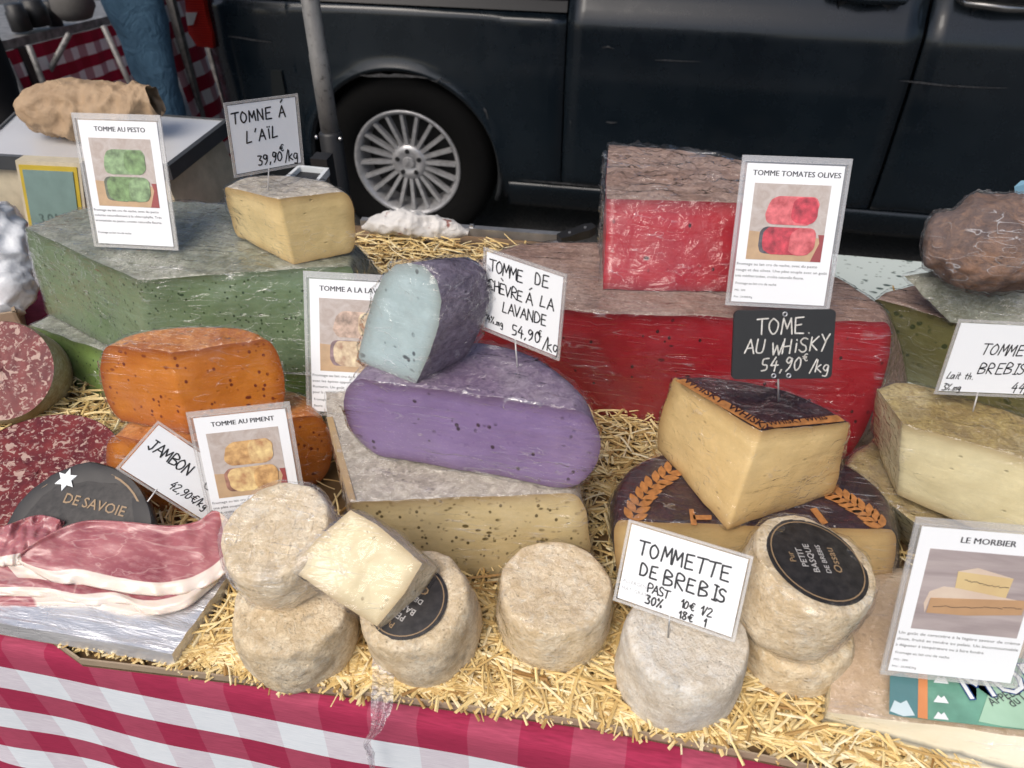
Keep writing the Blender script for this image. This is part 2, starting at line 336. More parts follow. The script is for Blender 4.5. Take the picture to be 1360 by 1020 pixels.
# ------------------------------------------------------------------ writing
GL = {
 'A': [[(0, 0), (.45, 1), (.85, 0)], [(.18, .38), (.7, .38)]], 'B': [[(.1, 0), (.1, 1), (.6, .93), (.66, .7), (.1, .52), (.7, .42), (.74, .12), (.1, 0)]],
 'C': [[(.78, .85), (.5, 1), (.15, .8), (.05, .4), (.25, .05), (.75, .1)]], 'D': [[(.1, 0), (.12, 1), (.6, .85), (.78, .45), (.55, .08), (.1, 0)]],
 'E': [[(.75, 1), (.12, .97), (.1, 0), (.78, .03)], [(.12, .52), (.62, .54)]], 'G': [[(.75, .85), (.4, 1), (.08, .6), (.15, .1), (.6, 0), (.75, .4), (.45, .42)]],
 'H': [[(.1, 0), (.12, 1)], [(.75, 0), (.72, 1)], [(.1, .5), (.74, .53)]], 'I': [[(.2, 1), (.6, 1)], [(.4, 1), (.4, 0)], [(.2, 0), (.6, 0)]], 'i': [[(.3, 0), (.32, .62)], [(.32, .85), (.33, .9)]],
 'J': [[(.3, 1), (.8, .98)], [(.6, 1), (.58, .2), (.35, 0), (.1, .2)]], 'K': [[(.1, 0), (.12, 1)], [(.75, 1), (.13, .48), (.78, 0)]], 'L': [[(.25, 1), (.08, 0), (.7, .05)]],
 'M': [[(.02, 0), (.15, 1), (.45, .35), (.78, 1), (.88, 0)]], 'N': [[(.08, 0), (.12, 1), (.72, 0), (.75, 1)]], 'O': [[(.4, 1), (.1, .75), (.08, .3), (.35, 0), (.7, .2), (.75, .7), (.4, 1)]],
 'P': [[(.1, 0), (.12, 1), (.65, .92), (.7, .6), (.12, .45)]], 'R': [[(.1, 0), (.12, 1), (.65, .92), (.66, .6), (.12, .48), (.78, 0)]],
 'S': [[(.7, .88), (.4, 1), (.12, .8), (.3, .55), (.65, .4), (.68, .12), (.35, 0), (.05, .12)]], 'T': [[(.0, .95), (.9, 1)], [(.45, .97), (.4, 0)]],
 'U': [[(.08, 1), (.1, .2), (.35, 0), (.68, .2), (.72, 1)]], 'V': [[(.05, 1), (.38, 0), (.78, 1)]], 'W': [[(.0, .8), (.15, 0), (.42, .6), (.62, 0), (.95, .85)]], 'Y': [[(.05, 1), (.4, .5), (.75, 1)], [(.45, .55), (.2, -.1)]],
 'Z': [[(.1, 1), (.7, 1), (.1, 0), (.7, 0)]],
 '0': [[(.38, .95), (.1, .6), (.15, .1), (.4, 0), (.65, .3), (.62, .8), (.38, .95)]], '1': [[(.15, .65), (.45, 1), (.42, 0)]], '2': [[(.1, .8), (.4, 1), (.65, .75), (.1, 0), (.72, .03)]],
 '3': [[(.12, .95), (.6, .9), (.3, .55), (.65, .35), (.5, .02), (.08, .05)]], '4': [[(.5, 1), (.1, .4), (.75, .42)], [(.58, .7), (.52, -.05)]], '5': [[(.7, 1), (.2, .97), (.15, .55), (.6, .5), (.6, .1), (.1, 0)]],
 '8': [[(.65, .85), (.3, 1), (.15, .75), (.65, .3), (.4, 0), (.1, .2), (.65, .85)]], '9': [[(.65, .85), (.3, .98), (.12, .7), (.4, .5), (.65, .85), (.55, .3), (.25, -.05)]],
 ',': [[(.25, .08), (.12, -.2)]], '/': [[(.0, -.1), (.5, 1.05)]], "'": [[(.3, 1.1), (.2, .8)]], '.': [[(.2, .02), (.24, .04)]],
 '€': [[(.75, .9), (.45, .95), (.2, .5), (.45, .05), (.75, .12)], [(.02, .6), (.6, .62)], [(.02, .4), (.55, .42)]], '%': [[(.05, 0), (.7, 1)], [(.15, .95), (.1, .75), (.25, .75), (.15, .95)], [(.6, .25), (.55, .05), (.7, .05), (.6, .25)]],
 'k': [[(.12, 0), (.15, 1)], [(.6, .6), (.15, .32), (.65, 0)]], 'g': [[(.6, .55), (.25, .6), (.12, .3), (.4, .1), (.6, .5), (.55, -.3), (.15, -.3)]], 'm': [[(.05, 0), (.1, .5), (.35, .45), (.37, 0)], [(.37, .4), (.6, .55), (.68, 0)]],
 't': [[(.35, .9), (.3, .1), (.55, 0)], [(.1, .6), (.6, .62)]], 'a': [[(.6, .55), (.2, .5), (.1, .15), (.4, .0), (.6, .5), (.65, 0)]], 'h': [[(.1, 0), (.12, 1)], [(.12, .45), (.5, .5), (.55, 0)]],
}
def strokes(s, x, y, size, lw, slant=0., drift=0., gap=1.0, wob=.03):
    """Marker pen strokes for a line of writing -> ribbons with round ends as (verts, faces) in card units."""
    mb = MB(); cx = x
    for ch in s:
        if ch == ' ': cx += size*.55; continue
        base, acc = ch, None
        if ch in 'ÀÈÁÏ': base = {'À': 'A', 'È': 'E', 'Á': 'A', 'Ï': 'I'}[ch]; acc = ch
        gl = [list(g) for g in GL.get(base, GL.get(base.upper(), []))]
        if ch == 'Ï': gl = [[(.3, 0), (.32, .9)], [(.15, 1.12), (.18, 1.15)], [(.45, 1.12), (.48, 1.15)]]
        if acc in ('Á', 'À', 'È') and acc: gl.append([(.35, 1.32), (.6, 1.5)] if acc == 'Á' else [(.25, 1.5), (.5, 1.3)])
        jx = random.uniform(-.03, .03); sc = random.uniform(.93, 1.07)
        for st in gl:
            P = []
            for (px_, py_) in st:
                a = px_*.78*sc+jx+random.uniform(-wob, wob); b = py_*sc+random.uniform(-wob, wob)
                P.append(Vector((cx+(a+slant*b)*size, y+b*size+(cx-x)*drift, 0)))
            Q = [P[0]]
            for i in range(len(P)-1):   # soften corners of curved letters
                p0 = P[max(i-1, 0)]; p1 = P[i]; p2 = P[i+1]; p3 = P[min(i+2, len(P)-1)]; sm = len(P) > 4 and base not in 'MNEW'
                for q in range(1, 4):
                    u = q/3
                    Q.append(.5*((2*p1)+(p2-p0)*u+(2*p0-5*p1+4*p2-p3)*u*u+(3*p1-p0-3*p2+p3)*u**3) if sm else p1.lerp(p2, u))
            for i in range(len(Q)-1):
                d = Q[i+1]-Q[i]
                if d.length < 1e-7: continue
                o = Vector((-d.y, d.x, 0)).normalized()*lw*.5; zz = Vector((0, 0, .00001*i))
                mb.add([Q[i]-o, Q[i+1]-o, Q[i+1]+o, Q[i]+o], [[0, 1, 2, 3]])
            for q in Q[::1]:
                mb.add([q+Vector((cos(a*pi/3), sin(a*pi/3), 0))*lw*.5 for a in range(6)], [list(range(6))])
        cx += size*(.88 if base not in ",.'iI/1" else .52)*gap
    return mb
def typeset(s, size, bold=0., align='LEFT', spacing=1.0):
    cu = bpy.data.curves.new('txt', 'FONT'); cu.body = s; cu.size = size; cu.align_x = align; cu.offset = bold*size; cu.resolution_u = 2; cu.space_character = spacing
    o = bpy.data.objects.new('txt', cu); COL.objects.link(o); dg = bpy.context.evaluated_depsgraph_get(); dg.update()
    me = o.evaluated_get(dg).to_mesh(); vs = [v.co.copy() for v in me.vertices]; fs = [list(p.vertices) for p in me.polygons]
    o.evaluated_get(dg).to_mesh_clear(); bpy.data.objects.remove(o); bpy.data.curves.remove(cu); return vs, fs
def local_thing(name, label, cat, O, u, v, group=None):
    th = thing(name, label, cat, (0, 0, 0), group); n_ = u.cross(v).normalized()
    th.matrix_world = Matrix.Translation(O) @ Matrix((u, v, n_)).transposed().to_4x4(); th['_local'] = 1; return th

# ================================================================== SETTING
t = NT('asphalt'); c = t.mix(t.ramp(t.noise(60, 6, .7), [(.35, 0.), (.7, 1.)]), (.035, .035, .036), (.07, .068, .065))
t.pbr(c, .85, t.bump(t.vor(90), .6, .01)); M['asphalt'] = t.m
mk('ground', [(-60, -60, -.9), (60, -60, -.9), (60, 60, -.9), (-60, 60, -.9)], [[0, 1, 2, 3]], M['asphalt'], kind='structure')

def gingham(name, per, off, rot=0, dark=(.31, .024, .066), mid=(.35, .058, .105), pale=(.60, .56, .61), white=(.66, .70, .74), axes='xz', vertical=False):
    t = NT(name); a = t.n('TexCoord'); sp = t.n('SeparateXYZ'); t.l(a.outputs['UV'] if axes == 'uv' else a.outputs['Object'], sp.inputs[0])
    ax = {'xz': (0, 2), 'xy': (0, 1), 'uv': (0, 1)}[axes]
    wob = t.math('MULTIPLY', t.noise(6, 2), .004)
    def st(k, o_): return t.math('LESS_THAN', t.math('FRACT', t.math('DIVIDE', t.math('ADD', t.math('ADD', sp.outputs[ax[k]], o_), wob if axes != 'uv' else 0.), per)), .5)
    sx, sz = st(0, off[0]), st(1, off[1])
    c = t.mix(sx, t.mix(sz, white, mid), t.mix(sz, pale, dark))
    wv = t.noise(1, 3, sc=(900, 900, 900)); fine = t.noise(1, 2, sc=(60, 400, 1400)); c = t.mix(.18, c, t.ramp(fine, [(.3, 0.), (.7, 1.)]), 'OVERLAY')
    t.pbr(c, .82, t.bump(t.noise(9, 4), .25, .01, t.bump(wv, .2, .0006)), spec=.2); return t.m
M['gingham'] = gingham('gingham_tablecloth', .0875, (1.012, .0875*12+.0425))
M['wood'] = flat('plywood', (.28, .18, .10), .7, sc=20)
M['metal'] = flat('galvanised_steel', (.20, .195, .19), .55, .35, var=.5, sc=30)
M['bright_metal'] = flat('brushed_metal', (.48, .48, .49), .35, .8, var=.2)

# the counter under everything, its cloth hanging in front
tb = thing('market_counter', 'market stall counter draped in red and white gingham cloth', 'counter', (0, .7, -.02))
MB().box((.1, .745, -.035), (2.3, .84, .03)).done('table_top', M['wood'], tb)
for x in (-.95, 1.15):
    for y in (.4, 1.08): MB().box((x, y, -.475), (.04, .04, .848)).done('leg', M['metal'], tb)
nx, nzz = 240, 40; vs = []; fs = []
prof = [(1.095, -.004), (.9, -.004), (.6, -.004), (.4, -.004), (.312, -.004), (.3035, -.0065), (.3005, -.013)]
rows = [(y, z, 0.) for y, z in prof]+[(.300, -.013-.62*(i/nzz), (i/nzz)) for i in range(1, nzz+1)]
for (y, z, f) in rows:
    for i in range(nx+1):
        x = -1.05+2.3*i/nx
        fold = f*(.020*sin(x*11+sin(x*5)*2)+.010*sin(x*29+1))+f*noise.noise(Vector((x*5, z*4, 2)))*.02
        vs.append((x+noise.noise(Vector((x*3, z*6, 0)))*.004*f, y-fold-.02*f, z+ (noise.noise(Vector((x*8, 0, 3)))*.0025 if z > -.02 else 0)))
fs = [[r*(nx+1)+i, (r+1)*(nx+1)+i, (r+1)*(nx+1)+i+1, r*(nx+1)+i+1] for r in range(len(rows)-1) for i in range(nx)]
cl = mk('tablecloth', vs, fs, M['gingham']); tag(cl, 'red and white gingham cloth hanging down the front of the counter', 'tablecloth')

# straw tray: cardboard base with a low lip, then thousands of shredded strands
M['card_board'] = flat('cardboard', (.33, .25, .17), .8, sc=60)
st = thing('straw_tray', 'long flat cardboard tray lined with pale straw under the cheeses', 'tray', (0, .7, 0))
out = [U(70, 855, 0), U(110, 884, 0), U(340, 911, 0), U(505, 931, 0), U(780, 967, 0), U(1010, 1012, 0), W(.62, .305, 0), W(.95, .305, 0), W(.95, 1.10, 0), W(-.46, 1.09, 0), W(-.80, 1.05, 0), W(-.80, .50, 0), W(-.50, .38, 0)]
MB().prism([p+Vector((0, 0, -.001)) for p in out], (0, 0, .003)).done('tray_base', flat('tray_bottom', (.16, .095, .04), .9), st)
lip = MB()
for i in range(6):
    a, b = out[i], out[i+1]; d = (b-a).normalized(); o = Vector((-d.y, d.x, 0))*.0016
    lip.hexa([a, b, b+o, a+o], [p+Vector((0, 0, .010)) for p in (a, b, b+o, a+o)])
lip.done('tray_lip', M['card_board'], st)
def straw_field(n, sample, hmax, seed, lmin=.010, lmax=.048, zb=None):
    r = np.random.default_rng(seed); V_ = []; F_ = []; Cc = []
    for _ in range(n):
        x, y = sample(r); L = r.uniform(lmin, lmax); wd = r.uniform(.0010, .0035); a = r.uniform(0, 2*pi) if r.random() < .75 else r.normal(0, .35); z = .004+r.random()**1.5*hmax+(zb(x, y) if zb else 0)
        if y < .337: a = r.normal(0, .55); z = min(z, .011)
        pit = r.normal(0, .06); tw = r.uniform(-.5, .5); bend = r.normal(0, 5); d = np.array([cos(a), sin(a), 0.]); o = np.array([-sin(a), cos(a), 0.]); base = len(V_); th_ = wd*.35
        curl = r.normal(0, 5)
        for k in range(4):
            s_ = (k/3-.5)*L; tw_ = tw+(k/3-.5)*r.uniform(-.6, .6); p = np.array([x, y, z])+d*s_+o*bend*s_*s_+np.array([0, 0, s_*pit-abs(curl)*s_*s_*.5+.001])
            p[2] = max(p[2], .003)
            oo = o*cos(tw_)+np.array([0, 0, sin(tw_)]); up_ = np.array([0, 0, 1.])*cos(tw_)-o*sin(tw_)
            for q in (p-oo*wd/2, p+oo*wd/2, p+up_*th_): V_.append(q)
        for k in range(3):
            b = base+k*3
            F_ += [[b, b+3, b+5, b+2], [b+1, b+2, b+5, b+4], [b, b+1, b+4, b+3]]
        cc = r.random(); Cc += [cc]*12
    return V_, F_, Cc
def inpoly(x, y, P):
    c = False; j = len(P)-1
    for i in range(len(P)):
        if (P[i].y > y) != (P[j].y > y) and x < (P[j].x-P[i].x)*(y-P[i].y)/(P[j].y-P[i].y)+P[i].x: c = not c
        j = i
    return c
shr = [p for p in out]
FTP = [U(-70, 815, .026), U(228, 868, .026), U(322, 768, .026), U(300, 705, .026), U(-70, 660, .026)]
def smp(x0, x1, y0, y1):
    def f(r):
        for _ in range(60):
            x, y = r.uniform(x0, x1), r.uniform(y0, y1)
            if inpoly(x, y-.010, shr) and inpoly(x-.012, y-.004, shr) and not inpoly(x+.003, y+.002, FTP): return x, y
        return .3, .6
    return f
t = NT('straw'); a_ = t.attr('tone', 2)
c = t.ramp(a_, [(0., (.30, .16, .05)), (.14, (.58, .40, .15)), (.4, (.80, .60, .26)), (.8, (.86, .71, .38)), (1., (.88, .79, .54))])
c = t.mix(t.ramp(t.noise(120, 3, sc=(1, 1, 1)), [(.4, 0.), (.75, .5)]), c, (.40, .24, .09)); t.pbr(c, .6, t.bump(t.noise(400, 2), .3, .0005), spec=.3); M['straw'] = t.m
AV, AF, AC = [], [], []
v_, f_, c_ = straw_field(700, lambda r: (r.uniform(-.462, -.345), r.uniform(.3065, .326)), .010, 5, .010, .025); AV += v_; AF += f_; AC += c_
for n_, reg, hm, zz in ((8000, (-.52, .30, .315, .43), .016, None), (3200, (-.80, -.42, .42, .75), .016, None), (2400, (-.12, .14, .40, .72), .02, None), (2600, (-.62, .02, .82, 1.085), .02, lambda x, y: .0),
                        (2200, (-.5, .9, .43, 1.08), .012, None), (2600, (-.55, .12, .313, .335), .012, None)):
    v_, f_, c_ = straw_field(n_, smp(*reg), hm, n_, zb=zz); b_ = len(AV); AV += v_; AF += [[i+b_ for i in f] for f in f_]; AC += c_
so_ = mk('straw', AV, AF, M['straw'], st, smooth=False, kind='stuff')
at = so_.data.attributes.new('tone', 'FLOAT', 'POINT'); at.data.foreach_set('value', AC)

# speckled stone slab at the back right
t = NT('speckled_stone'); v1 = t.ramp(t.vor(38, sc=(1, 1.7, 1), rot=(0, 0, .3)), [(.16, 1.), (.24, 0.)]); v2 = t.ramp(t.vor(75, sc=(1, 1.5, 1), rot=(0, 0, 1)), [(.14, 1.), (.22, 0.)])
g = t.ramp(t.noise(30, 2), [(.45, 0.), (.55, 1.)]); c = t.mix(t.math('MULTIPLY', v1, g), (.52, .58, .55), (.07, .10, .09)); c = t.mix(t.math('MULTIPLY', v2, .8), c, (.16, .19, .17)); t.pbr(c, .45); 
sb = MB().hexa([W(.23, .80, .004), W(.95, .80, .004), W(.95, 1.155, .004), W(.23, 1.15, .004)], [W(.23, .80, .014), W(.95, .80, .014), W(.95, 1.155, .014), W(.23, 1.15, .014)]).done('stone_slab', t.m)
tag(sb, 'pale speckled stone slab behind the wrapped cheeses at right', 'slab')
# metal rim at the back
a, b = V(480, 306, 1.10), V(745, 322, 1.11); a.z = .012; b.z = .012
e = MB(); e.box((0, 0, 0), (.001, .001, .001)); e = MB(); d = b-a; e.hexa([a, b, b+W(0, .012, 0), a+W(0, .012, 0)], [p+W(0, 0, .014) for p in (a, b, b+W(0, .012, 0), a+W(0, .012, 0))])
e.box((a+b)/2+W(.02, .006, .016), (.006, .006, .004)); tag(e.done('metal_rail', M['bright_metal']), 'thin pale metal rail along the back edge of the straw tray', 'rail')
# knife: handle with rivets on the rail, blade towards the left
kn = thing('knife', 'black handled knife lying across the rail left of the red cheese', 'knife', U(770, 314, .03))
h0, h1 = U(742, 324, .027), U(788, 309, .034); ax = (h1-h0).normalized(); sdv = ax.cross(W(0, 0, 1)).normalized()
hb = MB(); prof = [(0, .008), (.25, .0105), (.5, .009), (.8, .0115), (1, .007)]
P1 = [h0.lerp(h1, u)+sdv*r for u, r in prof]; P2 = [h0.lerp(h1, u)-sdv*r for u, r in prof][::-1]; hb.prism(P1+P2, (0, 0, .014)); ho = hb.done('handle', M['black'], kn)
for u in (.3, .75): MB().lathe([(0, .0155), (.0024, .0152), (.0024, .012)], h0.lerp(h1, u), n=10).done('rivet', M['bright_metal'], ho)
MB().prism([h0+sdv*.008, h0-sdv*.008, h0-ax*.13-sdv*.004, h0-ax*.15+sdv*.006], (0, 0, .0025)).done('blade', M['bright_metal'], kn)

# stall pole
pole = thing('stall_pole', 'worn grey metal pole of the stall standing behind the counter', 'pole', (-.585, 1.3, -.9))
t = NT('worn_pole'); c = t.mix(t.ramp(t.noise(14, 6, .7, sc=(1, 1, .3)), [(.35, 0.), (.65, 1.)]), (.10, .098, .095), (.24, .235, .225)); c = t.mix(t.ramp(t.noise(90, 4), [(.58, 0.), (.7, .7)]), c, (.035, .03, .028)); t.pbr(c, .5, t.bump(t.noise(60, 4), .3, .002), metal=.3)
MB().tube([(-.585, 1.3, .07), (-.585, 1.3, .18), (-.585, 1.3, .228), (-.585, 1.3, .23), (-.585, 1.3, 1.35)], [.0165, .0165, .0165, .0155, .0155], 24).done('tube', t.m, pole, True)
MB().tube([(-.585, 1.3, -.89), (-.585, 1.3, .09), (-.585, 1.3, .095)], [.021, .021, .017], 24).done('sleeve', M['black'], pole, True)
for s_ in (-1, 1): MB().lathe([(0, .004), (.003, .003), (.004, 0)], (-.585+s_*.022, 1.289, .085), Matrix.Rotation(s_*1.3, 3, 'Y'), 10).done('bolt', M['bright_metal'], pole)
MB().box((-.585, 1.3, -.893), (.14, .14, .012)).done('base_plate', M['metal'], pole)
# unseen canopy above the frame, extent shaped to shade the van, not the counter
cp = thing('shade_canopy', 'unseen fabric canopy hung behind the counter to shade the van', 'canopy', (0, 1.6, 1.4))
vs = []; 
for j in range(13):
    for i in range(21):
        x = -1.35+4.5*i/20; y = 1.36+1.6*j/12; vs.append((x, y, 1.36+.22*sin(pi*min(1, j/12*1.0))*.9+noise.noise(Vector((x, y, 0)))*.02))
mk('fabric', vs, [[j*21+i, j*21+i+1, (j+1)*21+i+1, (j+1)*21+i] for j in range(12) for i in range(20)], flat('canopy_fabric', (.20, .19, .17), .9), cp)
for y in (1.36, 2.16, 2.96): MB().tube([(-1.35, y, 1.345+(.2 if y == 2.16 else 0)), (3.15, y, 1.345+(.2 if y == 2.16 else 0))], .014, 10).done('bar', M['metal'], cp, True)

# ================================================================== VAN
YB = 2.66; WC = W(-.909, YB, -.57)
t = NT('van_paint'); nz = t.noise(3, 4); c = t.mix(t.ramp(nz, [(.3, 0.), (.7, 1.)]), (.005, .009, .013), (.009, .015, .021))
c = t.mix(t.ramp(t.noise(1.2, 8, .75, sc=(1, 1, 3)), [(.55, 0.), (.72, .25)]), c, (.030, .032, .034))
t.pbr(c, t.ramp(t.noise(6, 6, .7), [(.35, .20), (.7, .38)]), t.bump(t.noise(2.5, 2), .05, .02), spec=.4, coat=.45, coatr=.08); M['paint'] = t.m
M['tyre'] = flat('tyre_rubber', (.0045, .0045, .0045), .9, var=.1, spec=.15); M['alloy'] = flat('alloy', (.46, .46, .47), .35, .5, var=.2)
M['glass'] = flat('dark_glass', (.01, .012, .014), .05); M['chrome'] = flat('dull_chrome', (.35, .34, .33), .25, .9)
van = thing('parked_van', 'dark blue grey van parked behind the cheese stall', 'van', (.9, 3.5, -.9))
def yoff(z):   # body side section: sill tucked in, belly out, shoulder, windows leaning in
    pts = [(-.72, .06), (-.64, .012), (-.59, .0), (-.585, -.010), (-.45, -.022), (-.2, -.032), (-.03, -.024), (.0, -.010), (.05, .014), (.12, .028), (.2, .03), (.9, .17), (1.0, .26)]
    for (a, b), (c_, d_) in zip(pts, pts[1:]):
        if z <= c_: return b+(d_-b)*(max(0, z-a)/(c_-a))
    return pts[-1][1]
X0, X1 = -1.66, 3.1; AR = .365
def side(name, xs, zs0, zs1, nzr, mat, proud=0.0, arch=True, par=van, rim=True):
    vs = []; fs = []
    for i, x in enumerate(xs):
        zb = zs0
        for cx_ in (WC.x, WC.x+3.2):
            if arch and abs(x-cx_) < AR: zb = max(zb, WC.z+sqrt(max(0, AR**2-(x-cx_)**2)))
        for j in range(nzr+1):
            z = zb+(zs1-zb)*j/nzr; rear = max(0, (X0+.16-x)/.16); nose = max(0, (x-(X1-.5))/.5)
            arc = 0
            for cx_ in (WC.x, WC.x+3.2):
                dd = sqrt((x-cx_)**2+(z-WC.z)**2)
                if dd < AR+.05 and arch: arc = max(arc, (1-(dd-AR)/.05))
            vs.append((x, YB+yoff(z)-proud+rear**2*.11+nose**2*.35-.014*arc**2, z))
    k = nzr+1; fs = [[i*k+j, (i+1)*k+j, (i+1)*k+j+1, i*k+j+1] for i in range(len(xs)-1) for j in range(nzr)]
    vs2 = [(a, b+.025, c_) for a, b, c_ in vs]; n_ = len(vs); nxs = len(xs)
    edge = [j for j in range(k)]
    fs2 = [[q+n_ for q in f[::-1]] for f in fs]
    loop = [i*k for i in range(nxs)]; top = [i*k+nzr for i in range(nxs)]
    for lp, fl in ((loop, 0), (top, 1)):
        for a, b in zip(lp, lp[1:]): q = [a, a+n_, b+n_, b]; fs2.append(q if not fl else q[::-1])
    for i, fl in ((0, 0), (nxs-1, 1)):
        for j in range(nzr): q = [i*k+j, i*k+j+1, i*k+j+1+n_, i*k+j+n_]; fs2.append(q if not fl else q[::-1])
    return mk(name, vs+vs2, fs+fs2, mat, par)
def axs(a, b, extra=()):
    s_ = set(np.linspace(a, b, max(8, int((b-a)/.05))).round(4).tolist())
    for cx_ in (WC.x, WC.x+3.2):
        for q in range(61):
            x = cx_+AR*cos(pi*q/60)
            if a < x < b: s_.add(round(x, 4))
            for e_ in (-.05, -.03, -.012, .012, .03, .05):
                for m_ in (-AR, AR):
                    if a < cx_+m_+e_ < b: s_.add(round(cx_+m_+e_, 4))
    return sorted(s_)
DX = .763; RX = -.318
side('quarter_panel', axs(X0, RX-.003), -.68, -.012, 26, M['paint'])
side('sliding_door', axs(RX+.003, DX-.006), -.595, .10, 30, M['paint'], arch=False)
side('front_door', axs(DX+.006, DX+1.0), -.595, .10, 30, M['paint'], arch=False)
side('front_wing', axs(DX+1.006, X1), -.68, .10, 26, M['paint'])
side('upper_side', axs(X0, RX-.003), .028, .13, 4, M['paint'], arch=False)
side('sill', axs(WC.x+AR+.02, DX+1.0), -.72, -.603, 5, M['paint'], proud=.002, arch=False)
side('window_band', axs(X0, X1-.9), .14, .78, 10, M['glass'], arch=False)
side('roof_side', axs(X0, X1-.9), .785, 1.0, 5, M['paint'], arch=False)
MB().box(((X0+X1-.9)/2, YB+1.05, 1.02), (X1-.9-X0, 1.65, .05)).done('roof', M['paint'], van)
MB().box((.7, YB+1.05, -.15), (X1-X0-.15, 1.5, 1.1)).done('inner_shell', M['black'], van)
MB().box(((X0+X1)/2, YB+.95, -.63), (X1-X0-.6, 1.3, .1)).done('underbody', M['black'], van)
MB().hexa([W(X1-1.0, YB+.2, .1), W(X1-.3, YB+.5, .0), W(X1-.3, YB+1.6, .0), W(X1-1.0, YB+1.9, .1)], [W(X1-1.3, YB+.25, .9), W(X1-1.0, YB+.35, .9), W(X1-1.0, YB+1.7, .9), W(X1-1.3, YB+1.8, .9)]).done('windscreen', M['glass'], van)
MB().hexa([W(X1-.5, YB+.3, -.6), W(X1+.05, YB+.6, -.6), W(X1+.05, YB+1.5, -.6), W(X1-.5, YB+1.9, -.6)], [W(X1-.9, YB+.3, .1), W(X1-.1, YB+.6, -.05), W(X1-.1, YB+1.5, -.05), W(X1-.9, YB+1.9, .1)]).done('bonnet', M['paint'], van)
MB().hexa([W(X0+.06, YB+.12, -.62), W(X0+.1, YB+.2, -.62), W(X0+.1, YB+1.8, -.62), W(X0+.06, YB+1.85, -.62)], [W(X0+.06, YB+.2, 1.), W(X0+.1, YB+.22, 1.), W(X0+.1, YB+1.7, 1.), W(X0+.06, YB+1.75, 1.)]).done('tailgate', M['paint'], van)
# sliding door rail (dark slot with a lit lower edge)
MB().hexa([W(X0+.3, YB-.008, -.006), W(RX-.004, YB-.008, -.006), W(RX-.004, YB+.05, -.006), W(X0+.3, YB+.05, -.006)], [W(X0+.3, YB+.01, .028), W(RX-.004, YB+.01, .028), W(RX-.004, YB+.05, .028), W(X0+.3, YB+.05, .028)]).done('door_rail', M['black'], van)
# bumper, tail lamp
bp = MB(); Q = [W(X0-.02, YB+.16, 0), W(X0+.05, YB+.03, 0), W(X0+.33, YB-.042, 0), W(X0+.33, YB+.06, 0), W(X0+.05, YB+.3, 0), W(X0-.02, YB+.6, 0)]
zz0, zz1 = -.66, -.235; bp.prism([W(p.x, p.y, zz0) for p in Q], (0, 0, zz1-zz0)); bp.done('rear_bumper', flat('bumper_plastic', (.012, .015, .016), .5), van)
t = NT('red_lamp'); wv = t.n('TexWave'); t.l(t.co(rot=(0, 1.57, 0)), wv.inputs[0]); wv.inputs['Scale'].default_value = 40
c = t.mix(wv.outputs[0], (.30, .006, .004), (.55, .03, .012)); t.pbr(c, .12, t.bump(wv.outputs[0], .4, .004), coat=1.); M['lamp'] = t.m
lp = V(262, 20, 2.72); tl = MB()
ol = [(244, -12), (268, -8), (274, 22), (282, 46), (283, 64), (262, 62), (250, 44)]
P = [V(x, y, 2.645) for x, y in ol]; tl.prism(P, (0, .10, 0)); lamp = tl.done('tail_light', M['lamp'], van)
P = [V(x, y, 2.640) for x, y in ((246, 17), (261, 17), (256, 33), (249, 34))]; MB().prism(P, (0, .01, 0)).done('reflector', flat('lamp_glass', (.55, .5, .45), .15), lamp)
# arch lip and liner
lp_ = MB(); pts = []
for q in range(41):
    a = -.28+(pi+.56)*q/40; pts.append(W(WC.x+AR*cos(a), YB-.030+.02*abs(cos(a))**4, max(-.68, WC.z+AR*sin(a))))
lp_.tube(pts, .010, 8).done('arch_lip', flat('arch_trim', (.016, .018, .020), .6), van, True)
li = MB(); k = 33; vsl = []
for yy in (YB-.01, YB+.28):
    for q in range(k): a = -.2+(pi+.4)*q/(k-1); vsl.append(W(WC.x+(AR)*cos(a), yy, WC.z+(AR)*sin(a)))
li.add(vsl, [[q, q+1, k+q+1, k+q] for q in range(k-1)]); li.add([W(WC.x-.4, YB+.28, -.72), W(WC.x+.4, YB+.28, -.72), W(WC.x+.4, YB+.28, -.1), W(WC.x-.4, YB+.28, -.1)], [[0, 1, 2, 3]])
li.done('wheel_arch', M['black'], van, True)
